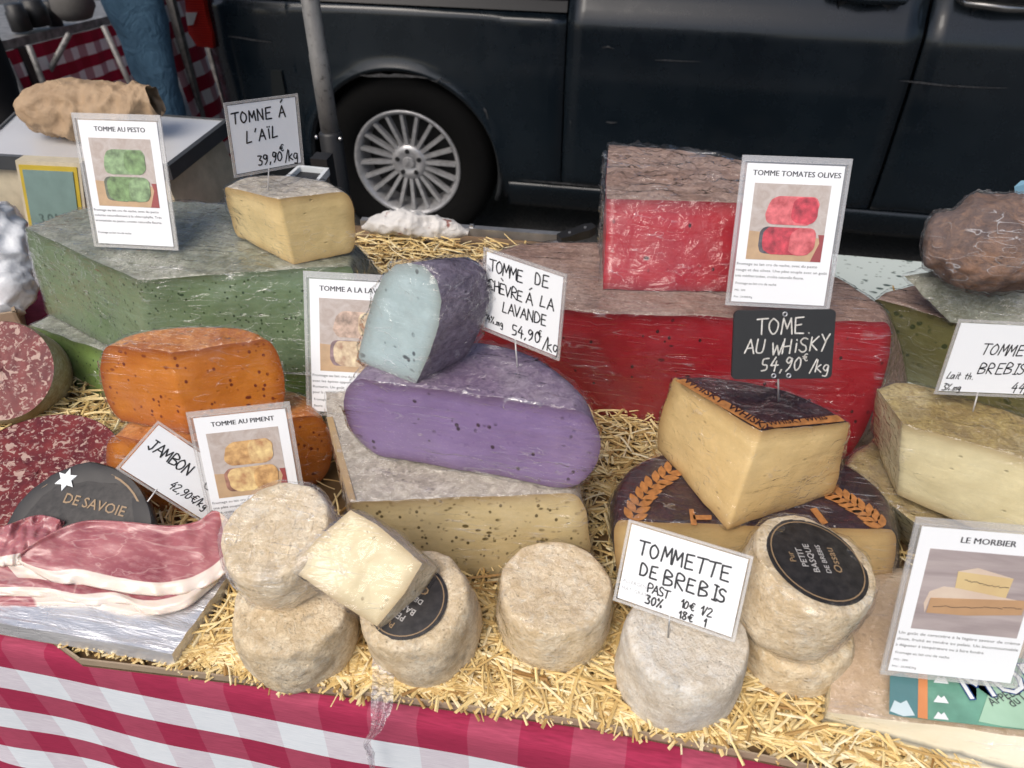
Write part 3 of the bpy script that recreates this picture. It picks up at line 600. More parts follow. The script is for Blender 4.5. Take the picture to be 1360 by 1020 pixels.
def wheel(c, par):
    RX_ = Matrix.Rotation(pi/2, 3, 'X')
    tr = MB().lathe([(.205, .07), (.222, .092), (.27, .105), (.305, .098), (.328, .075), (.335, .03), (.335, -.05), (.32, -.09), (.25, -.1), (.205, -.08)], c, RX_, 64).done('wheel', M['tyre'], par, True)
    rm = MB().lathe([(.180, -.02), (.186, .060), (.196, .078), (.206, .082), (.209, .076), (.209, -.05)], c, RX_, 64).done('rim', M['alloy'], tr, True)
    MB().lathe([(0, -.02), (.185, -.02)], c, RX_, 40).done('brake_backing', M['black'], tr)
    for q in range(20):
        a = 2*pi*q/20+.05; d = Vector((cos(a), 0, sin(a))); o = Vector((-sin(a), 0, cos(a))); y0 = Vector((0, -1, 0)); sp_ = MB()
        p0 = c+d*.058+y0*.052; p1 = c+d*.188+y0*.070
        sp_.hexa([p0-o*.0085-y0*.02, p1-o*.0085-y0*.02, p1+o*.0085-y0*.02, p0+o*.0085-y0*.02], [p0-o*.0070, p1-o*.0062, p1+o*.0062, p0+o*.0070]); sp_.done('spoke', M['alloy'], tr)
    MB().lathe([(0, .050), (.028, .052), (.040, .060), (.062, .058), (.072, .045), (.072, .0)], c, RX_, 40).done('hub', M['alloy'], tr, True)
    for q in range(5):
        a = 2*pi*q/5+.35; MB().lathe([(0, .063), (.0085, .063), (.010, .058)], c+Vector((cos(a)*.045, 0, sin(a)*.045)), RX_, 12).done('bolt_hole', M['black'], tr)
    sqm = MB()   # small hub cap with a three armed star
    sqm.lathe([(0, .064), (.021, .063), (.024, .055)], c, RX_, 24)
    for q in range(3):
        a = pi/2+2*pi*q/3; d = Vector((cos(a), 0, sin(a))); o = Vector((-sin(a), 0, cos(a)))
        sqm.add([c+Vector((0, -.067, 0))+d*.019, c+Vector((0, -.067, 0))+o*.004, c+Vector((0, -.067, 0))-o*.004], [[0, 1, 2]])
    sqm.done('hub_cap', M['alloy'], tr)
wheel(WC+W(0, .085, 0), van)
wheel(WC+W(3.2, .085, 0), van)
# scuffs along the arch and flanks
M['scuff'] = flat('scuffed_paint', (.055, .055, .057), .6, var=.8, sc=120)
def scuff(pts, wd, par=van, dy=-.006):
    P = []
    top = []; bot = []
    for i, (x, y) in enumerate(pts):
        f = 1-abs(2*i/(len(pts)-1)-1)**3; p = V(x, y, YB); yy = YB+yoff(p.z)+dy; p = V(x, y, yy); hh = Vector((0, 0, wd*(.3+.7*f)*random.uniform(.5, 1.2)))
        top.append(p+hh/2); bot.append(p-hh/2)
    n = len(top); mk('scuff', top+bot, [[i, n+i, n+i+1, i+1] for i in range(n-1)], M['scuff'], par)
scuff([(478, 100), (490, 101), (505, 100), (518, 101), (524, 100), (540, 101), (555, 102), (568, 104)], .014, dy=-.022)
scuff([(572, 107), (580, 108), (584, 104), (590, 109), (598, 110)], .007, dy=-.022)
scuff([(303, 48), (318, 50), (335, 53), (360, 56)], .009)
scuff([(870, 80), (885, 80), (900, 81), (930, 82)], .004); scuff([(1195, 107), (1225, 110), (1250, 113), (1298, 116), (1338, 117)], .006)
scuff([(757, 160), (758, 166), (757, 174)], .02); scuff([(805, 162), (812, 163), (820, 163)], .006); scuff([(800, 63), (808, 62), (815, 65)], .009)
scuff([(642, 143), (646, 150), (648, 158)], .02)
scuff([(690, 239), (740, 243), (800, 249)], .006, dy=-.012)
# handles
def handle(x0, x1, y0, y1, mat):
    a, b = V(x0, y0, YB-.02), V(x1, y1, YB-.02); h_ = MB().tube([a+W(0, .03, .004), a+W(.012, -.004, .002), a.lerp(b, .5)+W(0, -.014, 0), b+W(-.012, -.004, .002), b+W(0, .03, 0)], [.010, .012, .013, .012, .010], 12)
    ho_ = h_.done('door_handle', mat, van, True); m_ = a.lerp(b, .5); MB().lathe([(0, .0), (.03, .001), (.045, .006), (.048, .01)], m_+W(0, .036, -.02), Matrix.Diagonal((1.6, 1, 1)) @ Matrix.Rotation(pi/2, 3, 'X'), 24).done('handle_recess', M['black'], ho_)
handle(1100, 1206, -6, 2, M['paint']); handle(1277, 1392, 4, 14, M['chrome'])

# ================================================================== BACK STALLS, PEOPLE
def hang(name, label, TLp, TRp, BRp, BLp, per, folds=4, amp=.02, uvs=None, slope=0.):
    nu, nv = 60, 24; vs = []; uv = []
    for j in range(nv+1):
        for i in range(nu+1):
            u, v = i/nu, j/nv; p = TLp.lerp(TRp, u).lerp(BLp.lerp(BRp, u), v); n_ = (TRp-TLp).cross(W(0, 0, 1)).normalized()
            vs.append(p+n_*(amp*sin(u*2*pi*folds+v)+.01*noise.noise(p*7))*(.2+v)); uv.append((u*(TRp-TLp).length, v*(TLp-BLp).length+slope*u))
    o = mk(name, vs, [[j*(nu+1)+i, (j+1)*(nu+1)+i, (j+1)*(nu+1)+i+1, j*(nu+1)+i+1] for j in range(nv) for i in range(nu)], gingham('gingham_'+name+str(random.random())[:5], per, (0, 0), axes='uv', dark=(.30, .010, .03), mid=(.36, .012, .04), pale=(.50, .28, .31), white=(.82, .78, .78)))
    ul = o.data.uv_layers.new(name='UVMap')
    for li_, lo in enumerate(o.data.loops): ul.data[li_].uv = uv[lo.vertex_index]
    return tag(o, label, 'tablecloth')
A0, A1 = V(12, 66, 2.75), V(172, 26, 3.55)
bt = thing('folding_table', 'grey edged folding table with a gingham cloth behind the paper bag', 'table', (A0+A1)/2)
dirA = (A1-A0).normalized(); bk = W(0, 0, 1).cross(dirA)*.7
MB().hexa([A0-dirA*.3, A1+dirA*.3, A1+dirA*.3+bk, A0-dirA*.3+bk], [p+W(0, 0, .035) for p in (A0-dirA*.3, A1+dirA*.3, A1+dirA*.3+bk, A0-dirA*.3+bk)]).done('table_top', M['metal'], bt)
for p in (A0+dirA*.06, A1-dirA*.05, A0+dirA*.06+bk*.9, A1-dirA*.05+bk*.9): MB().box((p.x, p.y, (p.z-.9)/2), (.03, .03, p.z+.9)).done('leg', M['black'], bt)
bo = W(0, -.03, 0)
hang('checked_cloth', 'red and white checked cloth hanging from the far table at top left', A0+bo, A1+bo, W(A1.x, A1.y-.03, -.88), W(A0.x, A0.y-.03, -.88), .105, 5, .012)
for x0, y0, x1, y1 in ((38, 60, 58, 112), (92, 45, 60, 105), (137, 34, 172, 110), (8, 78, 42, 150)):
    a, b = V(x0, y0, 2.70+.4*(x0/160)), V(x1, y1, 2.70+.4*(x0/160)); 
    MB().tube([a, b, b+(b-a)*1.2], .012, 8).done('strut', M['metal'], bt, True)
tp = V(108, 22, 3.1)
gb = MB().lathe([(0, 0), (.06, .0), (.085, .04), (.08, .1), (.05, .15), (0, .17)], V(98, 10, 3.05)-W(0, 0, .04), n=20); tag(gb.done('grey_sack', flat('grey_cloth', (.10, .095, .09), .95, sc=60, bump=.5), None, True), 'small grey sack on the far table beside the jeans', 'sack')
for i, (x, y, r_) in enumerate(((30, 40, .04), (52, 33, .05), (75, 34, .03))):
    o = MB().lathe([(0, 0), (r_, .0), (r_, .07), (r_*.86, .075), (r_*.86, .098), (0, .1)], V(x, y, 2.9+.1*i), n=14).done('dark_jar', M['black'], None, True)
    tag(o, ('squat black jar at the left end of the far table', 'widest black jar in the middle of the far table', 'smallest black jar on the far table beside the grey sack')[i], 'jar', 'black jars on the far table')
b0 = V(198, -12, 3.0); b1 = V(243, -22, 3.35); 
hang('hanging_cloth', 'red and white checked cloth hanging between the jeans and the van', b0, b1, W(b1.x+.09, b1.y, -.88), W(b0.x+.06, b0.y, -.88), .125, 1.5, .012, slope=-.0)
bt2 = thing('side_table', 'dark table under the checked cloth beside the van', 'table', b0.lerp(b1, .5))
MB().hexa([b0+W(0, .02, -.03), b1+W(0, .02, -.03), b1+W(0, .6, -.03), b0+W(-.2, .6, -.03)], [b0+W(0, .02, .0), b1+W(0, .02, .0), b1+W(0, .6, .0), b0+W(-.2, .6, .0)]).done('table_top', M['wood'], bt2)
for p in (b0+W(.02, .1, 0), b1+W(0, .1, 0), b1+W(0, .5, 0)): MB().box((p.x, p.y, (p.z-.93)/2), (.03, .03, p.z+.87)).done('leg', M['metal'], bt2)

def skin_mesh(verts, edges, radii, root=0, sub=2):
    me = bpy.data.meshes.new('sk'); me.from_pydata(verts, edges, []); o = bpy.data.objects.new('sk', me); COL.objects.link(o)
    md = o.modifiers.new('s', 'SKIN'); md.use_smooth_shade = True
    for i, r_ in enumerate(radii): me.skin_vertices[0].data[i].radius = (r_, r_) if not isinstance(r_, tuple) else r_
    me.skin_vertices[0].data[root].use_root = True
    sb_ = o.modifiers.new('d', 'SUBSURF'); sb_.levels = sub; sb_.render_levels = sub
    dg = bpy.context.evaluated_depsgraph_get(); dg.update(); ev = o.evaluated_get(dg); m2 = ev.to_mesh(); vs = [v.co.copy() for v in m2.vertices]; fs = [list(p.vertices) for p in m2.polygons]; ev.to_mesh_clear()
    bpy.data.objects.remove(o); return vs, fs
def person(label, loc, rz, skin, shirt, trouser, raised=False):
    th = thing('person', label, 'person', loc)
    R_ = Matrix.Rotation(rz, 3, 'Z'); X_ = lambda v: R_ @ Vector(v)+Vector(loc)
    Vb = [(0, 0, .95), (0, .0, 1.15), (0, .0, 1.38), (0, 0, 1.5), (0, -.01, 1.60), (0, -.015, 1.70),
          (.09, 0, .90), (.10, -.01, .5), (.10, .02, .09), (.11, -.12, .04), (-.09, 0, .90), (-.10, -.01, .5), (-.10, .02, .09), (-.11, -.12, .04),
          (.19, 0, 1.42), (.24, .02, 1.14), (.23, -.12, .92), (.23, -.19, .84), (-.19, 0, 1.42), (-.24, .02, 1.14), (-.23, -.12, .92), (-.23, -.19, .84)]
    if raised:
        for s_, k_ in ((1, 14), (-1, 18)): Vb[k_+1] = (s_*.22, -.05, 1.16); Vb[k_+2] = (s_*.16, -.16, 1.36); Vb[k_+3] = (s_*.14, -.22, 1.42)
    Eb = [(0, 1), (1, 2), (2, 3), (3, 4), (4, 5), (0, 6), (6, 7), (7, 8), (8, 9), (0, 10), (10, 11), (11, 12), (12, 13), (2, 14), (14, 15), (15, 16), (16, 17), (2, 18), (18, 19), (19, 20), (20, 21)]
    Rb = [(.09, .07), (.12, .09), (.15, .10), .055, .085, .07, .060, .035, .03, .03, .060, .035, .03, .03, .055, .042, .03, .035, .055, .042, .03, .035]
    for f_ in range(4):   # fingers
        for s_, wv in ((1, 17), (-1, 21)):
            Vb.append((s_*(.235-.012*f_), -.25-.01*(f_ == 1), .80+.008*f_) if not raised else (s_*(.15-.012*f_), -.29-.01*(f_ == 1), 1.46+.008*f_)); Eb.append((wv, len(Vb)-1)); Rb.append(.008)
    v, f = skin_mesh(Vb, Eb, Rb); mk('body', [X_(p) for p in v], f, skin, th)
    Vt = [(0, 0, 1.10), (0, 0, .95), (.09, 0, .88), (.10, -.01, .5), (.10, .02, .1), (-.09, 0, .88), (-.10, -.01, .5), (-.10, .02, .1)]
    v, f = skin_mesh(Vt, [(0, 1), (1, 2), (2, 3), (3, 4), (1, 5), (5, 6), (6, 7)], [(.13, .11), (.13, .11), .086, .060, .052, .086, .060, .052], 1)
    vv = []
    for p in v: q = X_(p); vv.append(q+nz3(q, 9, .012, 3)+nz3(q, 25, .006, 1))
    mk('trousers', vv, f, trouser, th)
    Vs = [(0, 0, 1.12), (0, 0, 1.15), (0, 0, 1.38), (.19, 0, 1.42), (.23, .01, 1.24), (-.19, 0, 1.42), (-.23, .01, 1.24), (0, 0, 1.47)]
    v, f = skin_mesh(Vs, [(0, 1), (1, 2), (2, 3), (3, 4), (2, 5), (5, 6), (2, 7)], [(.17, .13), (.15, .115), (.17, .12), .075, .065, .075, .065, .075], 1); mk('shirt', [X_(p)+nz3(X_(p), 10, .008) for p in v], f, shirt, th)
    v, f = skin_mesh([(0, .02, 1.70), (0, .02, 1.76)], [(0, 1)], [.085, .06], 0); mk('hair', [X_(p) for p in v], f, M['black'], th)
    fc = MB()
    for s_ in (-1, 1): fc.lathe([(0, 0), (.011, .002), (.013, .008), (.008, .014), (0, .015)], X_((s_*.03, -.088, 1.665)), n=10)
    fc.lathe([(0, 0), (.014, .0), (.008, .03), (0, .034)], X_((0, -.096, 1.63)), n=10); fc.done('face', M['black'], th, True)
    for s_ in (-1, 1): 
        q = (s_*.10, -.06, .045); v, f = skin_mesh([(s_*.10, .04, .05), (s_*.105, -.05, .04), (s_*.11, -.16, .035)], [(0, 1), (1, 2)], [.05, .048, .04], 0); mk('shoe', [X_(p) for p in v], f, M['black'], th)
    return th
skinm = flat('skin', (.34, .16, .10), .5, sc=30)
t = NT('denim'); nz = t.noise(5, 5, .65, sc=(1, 1, .5)); c = t.mix(t.ramp(nz, [(.35, 0.), (.68, 1.)]), (.03, .075, .125), (.10, .20, .29)); t.pbr(c, .85, t.bump(t.noise(400, 2), .3, .001, t.bump(t.noise(14, 4, .6, 1), .8, .02)))
lg = V(186, 60, 2.35)
person('person in blue jeans standing behind the scale with one leg in view', (lg.x-.02, lg.y+.06, -.9), radians(124), skinm, flat('dark_shirt', (.03, .03, .035), .9), t.m, True)
ar = V(-14, 55, 1.9)
person('person at the left edge with a bare tanned arm and black trousers', (ar.x-.165, 1.92, -.9), radians(-6), skinm, flat('white_shirt', (.55, .53, .52), .9), flat('black_trousers', (.012, .011, .012), .95))

# ================================================================== SCALE, BAG, LEFT REAR
sc_ = thing('weighing_scale', 'market weighing scale with steel plate and green display behind the green cheese', 'scale', (-.88, 1.14, 0))
zp = .12; P = [U(-40, 206, zp), U(225, 222, zp), U(305, 160, zp), U(30, 140, zp)]
def inset(Q, k): c_ = sum(Q, Vector())/len(Q); return [q.lerp(c_, k) for q in Q]
t = NT('steel_plate'); t.pbr(t.mix(t.ramp(t.noise(3, 3), [(.3, 0.), (.7, 1.)]), (.66, .67, .68), (.74, .75, .76)), t.ramp(t.noise(8, 5), [(.3, .3), (.7, .5)]), t.bump(t.noise(3, 2, sc=(2, 80, 1)), .1, .001), metal=.4)
MB().hexa([p+W(0, 0, -.004) for p in inset(P, .02)], inset(P, .03)).done('weighing_plate', t.m, sc_)
rimm = MB(); 
for i in range(4):
    a, b = P[i], P[(i+1) % 4]; ai, bi = inset(P, .035)[i], inset(P, .035)[(i+1) % 4]
    rimm.hexa([a+W(0, 0, -.022), b+W(0, 0, -.022), bi+W(0, 0, -.022), ai+W(0, 0, -.022)], [a+W(0, 0, .002), b+W(0, 0, .002), bi+W(0, 0, .004), ai+W(0, 0, .004)])
rimm.done('plate_rim', flat('dark_steel', (.09, .095, .10), .4, .5), sc_)
M['beige'] = flat('beige_plastic', (.48, .42, .30), .5, var=.15)
Q = inset(P, .10); MB().hexa([p+W(0, 0, -.115) for p in inset(P, .02)], [p+W(0, 0, -.024) for p in Q]).done('body', M['beige'], sc_)
dA, dB, dC, dD = V(20, 213, .955), V(106, 217, .955), V(118, 312, .93), V(38, 312, .93)
dy = W(0, .02, 0); D4 = [dD, dC, dB, dA]
MB().hexa([dD, dC, dC+dy, dD+dy], [dA, dB, dB+dy, dA+dy]).done('display_housing', M['beige'], sc_)
f_ = W(0, -.0015, 0); Di = inset([dA, dB, dC, dD], .10)
yl = MB().hexa([p+f_ for p in (Di[3], Di[2])]+[Di[2]+f_*.2, Di[3]+f_*.2], [p+f_ for p in (Di[0], Di[1])]+[Di[1]+f_*.2, Di[0]+f_*.2]).done('yellow_frame', flat('yellow_plastic', (.45, .33, .03), .4), sc_)
Dj = inset([dA, dB, dC, dD], .22); lc = MB().hexa([p+f_*2 for p in (Dj[3], Dj[2])]+[Dj[2]+f_*.5, Dj[3]+f_*.5], [p+f_*2 for p in (Dj[0], Dj[1])]+[Dj[1]+f_*.5, Dj[0]+f_*.5]).done('display', flat('lcd', (.16, .24, .22), .25), yl)
v_, fs_ = typeset('3.01', .022); uu = (Dj[2]-Dj[3]).normalized(); vv_ = (Dj[0]-Dj[3]).normalized(); o0 = Dj[3]+uu*.014+vv_*.008+f_*2.4
mk('digits', [o0+uu*v.x+vv_*v.y for v in v_], fs_, flat('lcd_digit', (.09, .14, .125), .4), sc_, smooth=False)
# bag-like forms: a closed tube with changing radius and crumpled walls
def bag(name, label, cat, path, radii, mat, sq=.7, crum=.006, group=None, n=64, fr=28, wrap=None, parent=None, open_end=False):
    path = [Vector(p) for p in path]; K = 80; rings = []; sd_ = random.random()*30
    L = len(path)-1
    for i in range(K+1):
        u = i/K*L; k = min(int(u), L-1); f = u-k; p0, p1, p2, p3 = path[max(k-1, 0)], path[k], path[k+1], path[min(k+2, L)]
        c = .5*((2*p1)+(p2-p0)*f+(2*p0-5*p1+4*p2-p3)*f*f+(3*p1-p0-3*p2+p3)*f**3)
        s_ = f*f*(3-2*f); r = radii[k]*(1-s_)+radii[k+1]*s_
        d = ((p2-p0)*(1-f)+(p3-p1)*f).normalized(); a = d.cross(W(0, 0, 1)).normalized(); b = a.cross(d).normalized(); row = []
        for j in range(n):
            th_ = 2*pi*j/n; o = a*cos(th_)+b*sin(th_)*sq; q = c+o*r
            v1_ = noise.voronoi(q*fr*1.3+noise.noise_vector(q*20)*.25)[0]; v2_ = noise.voronoi(q*fr*2.9+Vector((sd_, 0, 0)))[0]; m_ = -.9+2.6*min(.6, v1_[1]-v1_[0])-.3+1.0*min(.5, v2_[1]-v2_[0])+.5*noise.noise(q*fr*.6)
            row.append(q-o.normalized()*m_*crum*min(1, r/.02))
        rings.append(row)
    vs = [v for r_ in rings for v in r_]; fs = [[i*n+j, i*n+(j+1) % n, (i+1)*n+(j+1) % n, (i+1)*n+j] for i in range(K) for j in range(n)]
    fs.append(list(range(n))[::-1])
    if not open_end: fs.append([K*n+j for j in range(n)])
    if parent is not None: return mk(name, vs, fs, mat, parent)
    if wrap:
        th = thing(name, label, cat, path[0], group); mk('contents', vs, fs, mat, th)
        ctr = [sum(r_, Vector())/n for r_ in rings]
        w2 = [v+(v-ctr[i//n]).normalized()*(.002+.003*max(0, 1-3*abs(noise.noise(v*55)))) for i, v in enumerate(vs)]; mk('plastic_wrap', w2, fs, M[wrap], th); return th
    return tag(mk(name, vs, fs, mat), label, cat, group)
t = NT('kraft_paper'); nz = t.noise(14, 5, .6, .5); c = t.mix(t.ramp(nz, [(.3, 0.), (.7, 1.)]), (.30, .20, .115), (.40, .28, .17)); t.pbr(c, .7, t.bump(nz, .8, .012, t.bump(t.noise(160, 3), .2, .001))); M['kraft'] = t.m
zb = .165
bag('paper_bag', 'crumpled brown paper bag lying on the scale plate', 'bag', [U(34, 146, zb-.01), U(52, 146, zb), U(95, 146, zb), U(135, 146, zb), U(175, 142, zb+.008), U(207, 132, zb+.018)], [.006, .034, .046, .040, .034, .026], M['kraft'], .9, .009, fr=15, open_end=True)
t = NT('butcher_paper'); nz = t.noise(20, 5, .6, .5); c = t.mix(t.ramp(t.noise(38, 3), [(.66, 0.), (.72, .9)]), (.62, .60, .57), (.22, .05, .03)); t.pbr(c, .5, t.bump(nz, .6, .008)); M['butcher'] = t.m
bag('wrapped_parcel', 'white butcher paper parcel with rust red stains behind the straw', 'parcel', [U(482, 302, .02), U(505, 298, .03), U(535, 296, .034), U(565, 300, .03), U(595, 304, .025), U(622, 310, .018)], [.004, .018, .024, .020, .016, .004], M['butcher'], .8, .0045, fr=26)
# shallow white-rimmed dish behind the garlic cheese
P = [U(372, 240, .10), U(418, 246, .10), U(437, 223, .10), U(396, 219, .10)]; pn = thing('pen_tray', 'small white rimmed dark dish behind the garlic cheese', 'dish', sum(P, Vector())/4)
rb = MB()
for i in range(4):
    I_ = inset(P, .2); rb.hexa([P[i]+W(0, 0, -.012), P[(i+1) % 4]+W(0, 0, -.012), I_[(i+1) % 4]+W(0, 0, -.012), I_[i]+W(0, 0, -.012)], [P[i], P[(i+1) % 4], I_[(i+1) % 4], I_[i]])
rb.done('rim', flat('white_enamel', (.62, .65, .66), .2), pn); MB().hexa([p+W(0, 0, -.012) for p in inset(P, .2)], [p+W(0, 0, -.008) for p in inset(P, .21)]).done('base', M['black'], pn)
MB().hexa([W(-.58, 1.19, -.01), W(-.55, 1.19, -.01), W(-.55, 1.22, -.01), W(-.58, 1.22, -.01)], [W(-.58, 1.19, .087), W(-.55, 1.19, .087), W(-.55, 1.22, .087), W(-.58, 1.22, .087)]).done('support', M['black'], pn)
# left edge: wooden crate corner with white paper
cr_ = thing('cardboard_box', 'open brown cardboard box at the left edge behind the salami', 'box', (-.95, .78, 0))
b4 = [U(-60, 470, 0), U(40, 455, 0), U(28, 395, 0), U(-60, 385, 0)]
for i in (0, 1, 2):
    a, b = b4[i], b4[i+1]; d = (b-a).normalized(); o = Vector((-d.y, d.x, 0))*.004; MB().hexa([a, b, b+o, a+o], [p+W(0, 0, .05) for p in (a, b, b+o, a+o)]).done('side', M['card_board'], cr_)
MB().hexa([p+W(0, 0, .001) for p in b4], [p+W(0, 0, .004) for p in b4]).done('bottom', M['card_board'], cr_)
t = NT('white_bag'); t.pbr((.66, .68, .70), .4, t.bump(t.noise(30, 5), .5, .006)); M['whitebag'] = t.m
bag('white_bag', 'white plastic carrier bag standing at the left edge beside the green cheese', 'bag', [U(-30, 275, .15), U(-14, 330, .10), U(-8, 385, .06), U(-10, 415, .045)], [.03, .05, .045, .03], M['whitebag'], .8, .012, fr=14)
bag('white_bag', 'flat white plastic bag behind the display of the scale at the left edge', 'bag', [U(-60, 300, .05), U(0, 300, .04), U(30, 312, .02)], [.05, .05, .02], M['whitebag'], .6, .01, fr=14)

# ================================================================== CHEESES
cg = 'large cut cheeses stacked on the straw'
M['green'] = paste('green_paste', (.16, .23, .12), (.11, .17, .08), (.02, .05, .012), 150, .17, rough=.38)
M['green2'] = paste('lime_paste', (.16, .25, .06), (.11, .18, .045), (.02, .05, .012), 150, .16)
M['orange'] = paste('orange_paste', (.56, .19, .015), (.45, .115, .008), (.16, .022, .004), 120, .17, rough=.34)
M['purple'] = paste('purple_paste', (.26, .18, .36), (.21, .14, .30), (.05, .028, .055), 70, .12, rough=.34)
M['mint'] = paste('mint_paste', (.40, .50, .50), (.34, .44, .45), (.08, .10, .11), 90, .14)
M['herb'] = paste('herb_paste', (.56, .45, .24), (.50, .39, .19), (.10, .07, .02), 140, .19)
M['garlic'] = paste('garlic_paste', (.76, .60, .30), (.70, .53, .24))
M['red'] = paste('red_paste', (.36, .010, .020), (.27, .008, .016), (.04, .004, .006), 60, .10, rough=.33, holes=.3)
M['whisky'] = paste('whisky_paste', (.68, .50, .235), (.60, .41, .17), rough=.45, holes=.25)
M['brebis'] = paste('brebis_paste', (.74, .67, .42), (.66, .57, .32), rough=.45)
M['olive'] = paste('olive_paste', (.17, .165, .06), (.13, .12, .04), (.04, .055, .015), 80, .22)
M['cream'] = paste('cream_paste', (.74, .64, .40), (.66, .55, .31), (.28, .20, .10), 60, .07)
R_ = lambda *a, **k: rind(*a, **k)
M['r_grey'] = R_('grey_rind', (.27, .285, .215), (.13, .135, .09), (.38, .38, .32), bump=.45)
M['r_purple'] = R_('purple_grey_rind', (.24, .175, .26), (.12, .08, .14), (.30, .25, .29), bump=.45)
M['r_orange'] = R_('orange_rind', (.55, .20, .03), (.36, .10, .012), (.62, .30, .10), bump=.5, rough=.35)
M['r_beige'] = R_('mottled_rind', (.50, .45, .36), (.27, .235, .19), (.60, .55, .48), bump=.45)
M['r_brown'] = R_('brown_rind', (.33, .215, .165), (.18, .11, .085), (.39, .29, .24), bump=.45)
M['r_dark'] = R_('whisky_rind', (.045, .012, .015), (.018, .008, .010), (.075, .03, .03), bump=.3, rough=.35)
M['r_gold'] = R_('golden_rind', (.44, .33, .12), (.26, .18, .07), (.55, .46, .26))
M['r_rose'] = R_('rosy_rind', (.22, .13, .075), (.14, .08, .05), (.28, .19, .12))
M['r_violet'] = R_('violet_rind', (.15, .12, .17), (.08, .06, .09), (.26, .22, .28))
M['r_mor'] = R_('morbier_rind', (.62, .47, .33), (.50, .36, .23), (.66, .55, .42), bump=.4)
M['t1'] = rind('chalky_rind', (.80, .66, .45), (.56, .42, .25), (.83, .74, .58), 90, .8, mould=(.36, .31, .24), cloth=.12)
M['t2'] = rind('ivory_rind', (.84, .70, .48), (.60, .45, .26), (.85, .77, .61), 70, .8, mould=(.45, .36, .25), cloth=.08)
M['t3'] = rind('pale_mould_rind', (.88, .81, .69), (.67, .57, .43), (.87, .84, .77), 110, .9, mould=(.54, .50, .43), cloth=.08)
# green pair
LLz = .068; TGz = .18
gB = [('c', U(185, 372, TGz), U(199, 490, LLz), 0), ('e', U(462, 353, TGz), U(462, 498, LLz), .010), ('r', U(452, 318, TGz), W(-.30, .80, LLz), .012), ('r', U(330, 276, TGz), W(-.45, .86, LLz), .012), ('r', U(200, 270, TGz), W(-.62, .83, LLz), .012), ('r', U(100, 281, TGz), W(-.72, .78, LLz), .010), ('e', U(34, 303, TGz), U(66, 418, LLz), .006)]
piece('green_cheese', 'upper green pesto cheese with a flat grey rind on top', 'cheese', gB, (M['green'], M['r_grey']), 'film', group=cg, n=3)
gL = [('c', U(199, 488, LLz-.001), U(204, 570, .004), 0), ('e', U(440, 500, LLz-.001), U(440, 566, .004), .010), ('r', W(-.32, .80, LLz-.001), W(-.32, .80, .004), .012), ('r', W(-.50, .84, LLz-.001), W(-.50, .84, .004), .012), ('r', W(-.68, .79, LLz-.001), W(-.68, .79, .004), .012), ('e', U(42, 432, LLz-.001), U(76, 503, .004), .008)]
piece('green_cheese', 'lower lime green pesto cheese lying under the other green one', 'cheese', gL, (M['green2'], M['r_grey']), 'film_b', group=cg, n=3)
# orange pair
zO = .088
oU = [('c', U(226, 468, .178), U(250, 576, zO), 0), ('e', U(348, 450, .178), U(360, 556, zO), .017), ('r', U(318, 438, .178), U(345, 530, zO), .012), ('r', U(262, 436, .178), U(280, 520, zO), .012), ('r', U(185, 443, .178), U(190, 525, zO), .012), ('e', U(150, 459, .178), U(168, 560, zO), .020)]
piece('orange_cheese', 'upper orange chilli cheese with flecks of red pepper', 'cheese', oU, (M['orange'], M['r_orange']), 'film_b', group=cg, n=2.1)
oL = [('c', U(228, 594, zO-.001), U(250, 692, .004), 0), ('e', U(408, 552, zO-.001), U(414, 645, .004), .024), ('r', U(390, 525, zO-.001), U(395, 600, .004), .02), ('r', U(300, 515, zO-.001), U(300, 590, .004), .012), ('r', U(200, 545, zO-.001), U(200, 610, .004), .012), ('e', U(160, 578, zO-.001), U(166, 665, .004), .022)]
piece('orange_cheese', 'lower orange cheese behind the slanted ham tag and the chilli card', 'cheese', oL, (M['orange'], M['r_orange']), 'film_b', group=cg, n=2.1)
# herb cheese and purple cheese
hb_ = [('c', U(464, 667, .105), U(482, 768, .004), 0), ('e', U(752, 655, .105), U(757, 775, .004), .020), ('r', U(753, 625, .105), drop(U(748, 630, .105), .004), .014), ('r', U(725, 570, .105), drop(U(720, 575, .105), .004), .010), ('r', U(600, 520, .105), W(-.13, .62, .004), .0), ('c', U(434, 520, .105), W(-.285, .60, .004), 0), ('c', U(434, 556, .105), W(-.285, .56, .004), 0)]
hc = piece('herb_cheese', 'pale herb flecked cheese under the big purple one', 'cheese', hb_, (M['herb'], M['r_beige']), 'film_c', group=cg, n=2.6, wrinkle=.0018)
a_, b_ = U(434, 556, .105), U(464, 667, .105); o_ = (a_-b_).cross(W(0, 0, 1)).normalized()*.006
MB().hexa([b_+W(0, 0, -.085), b_+o_+W(0, 0, -.085), a_+o_+W(0, 0, -.085), a_+W(0, 0, -.085)], [b_+W(0, 0, .002), b_+o_+W(0, 0, .001), a_+o_+W(0, 0, .001), a_+W(0, 0, .002)]).done('side_rind', flat('wax_edge', (.42, .29, .15), .5, sc=90), hc)
zP = .108
pu = [('e', U(488, 504, .205), U(512, 606, zP), .030), ('e', U(752, 541, .205), U(738, 646, zP), .034), ('r', U(757, 520, .205), drop(U(752, 524, .205), zP), .020), ('r', U(728, 490, .205), drop(U(724, 494, .205), zP), .014), ('r', U(680, 466, .205), drop(U(680, 466, .205), zP), .012), ('r', U(600, 457, .205), drop(U(600, 457, .205), zP), .012), ('r', U(510, 472, .205), drop(U(510, 472, .205), zP), .018)]
piece('purple_cheese', 'big half wheel of purple lavender cheese facing the front', 'cheese', pu, (M['purple'], M['r_purple']), 'film', group=cg, n=2.1, cutn=30, wrinkle=.0020)
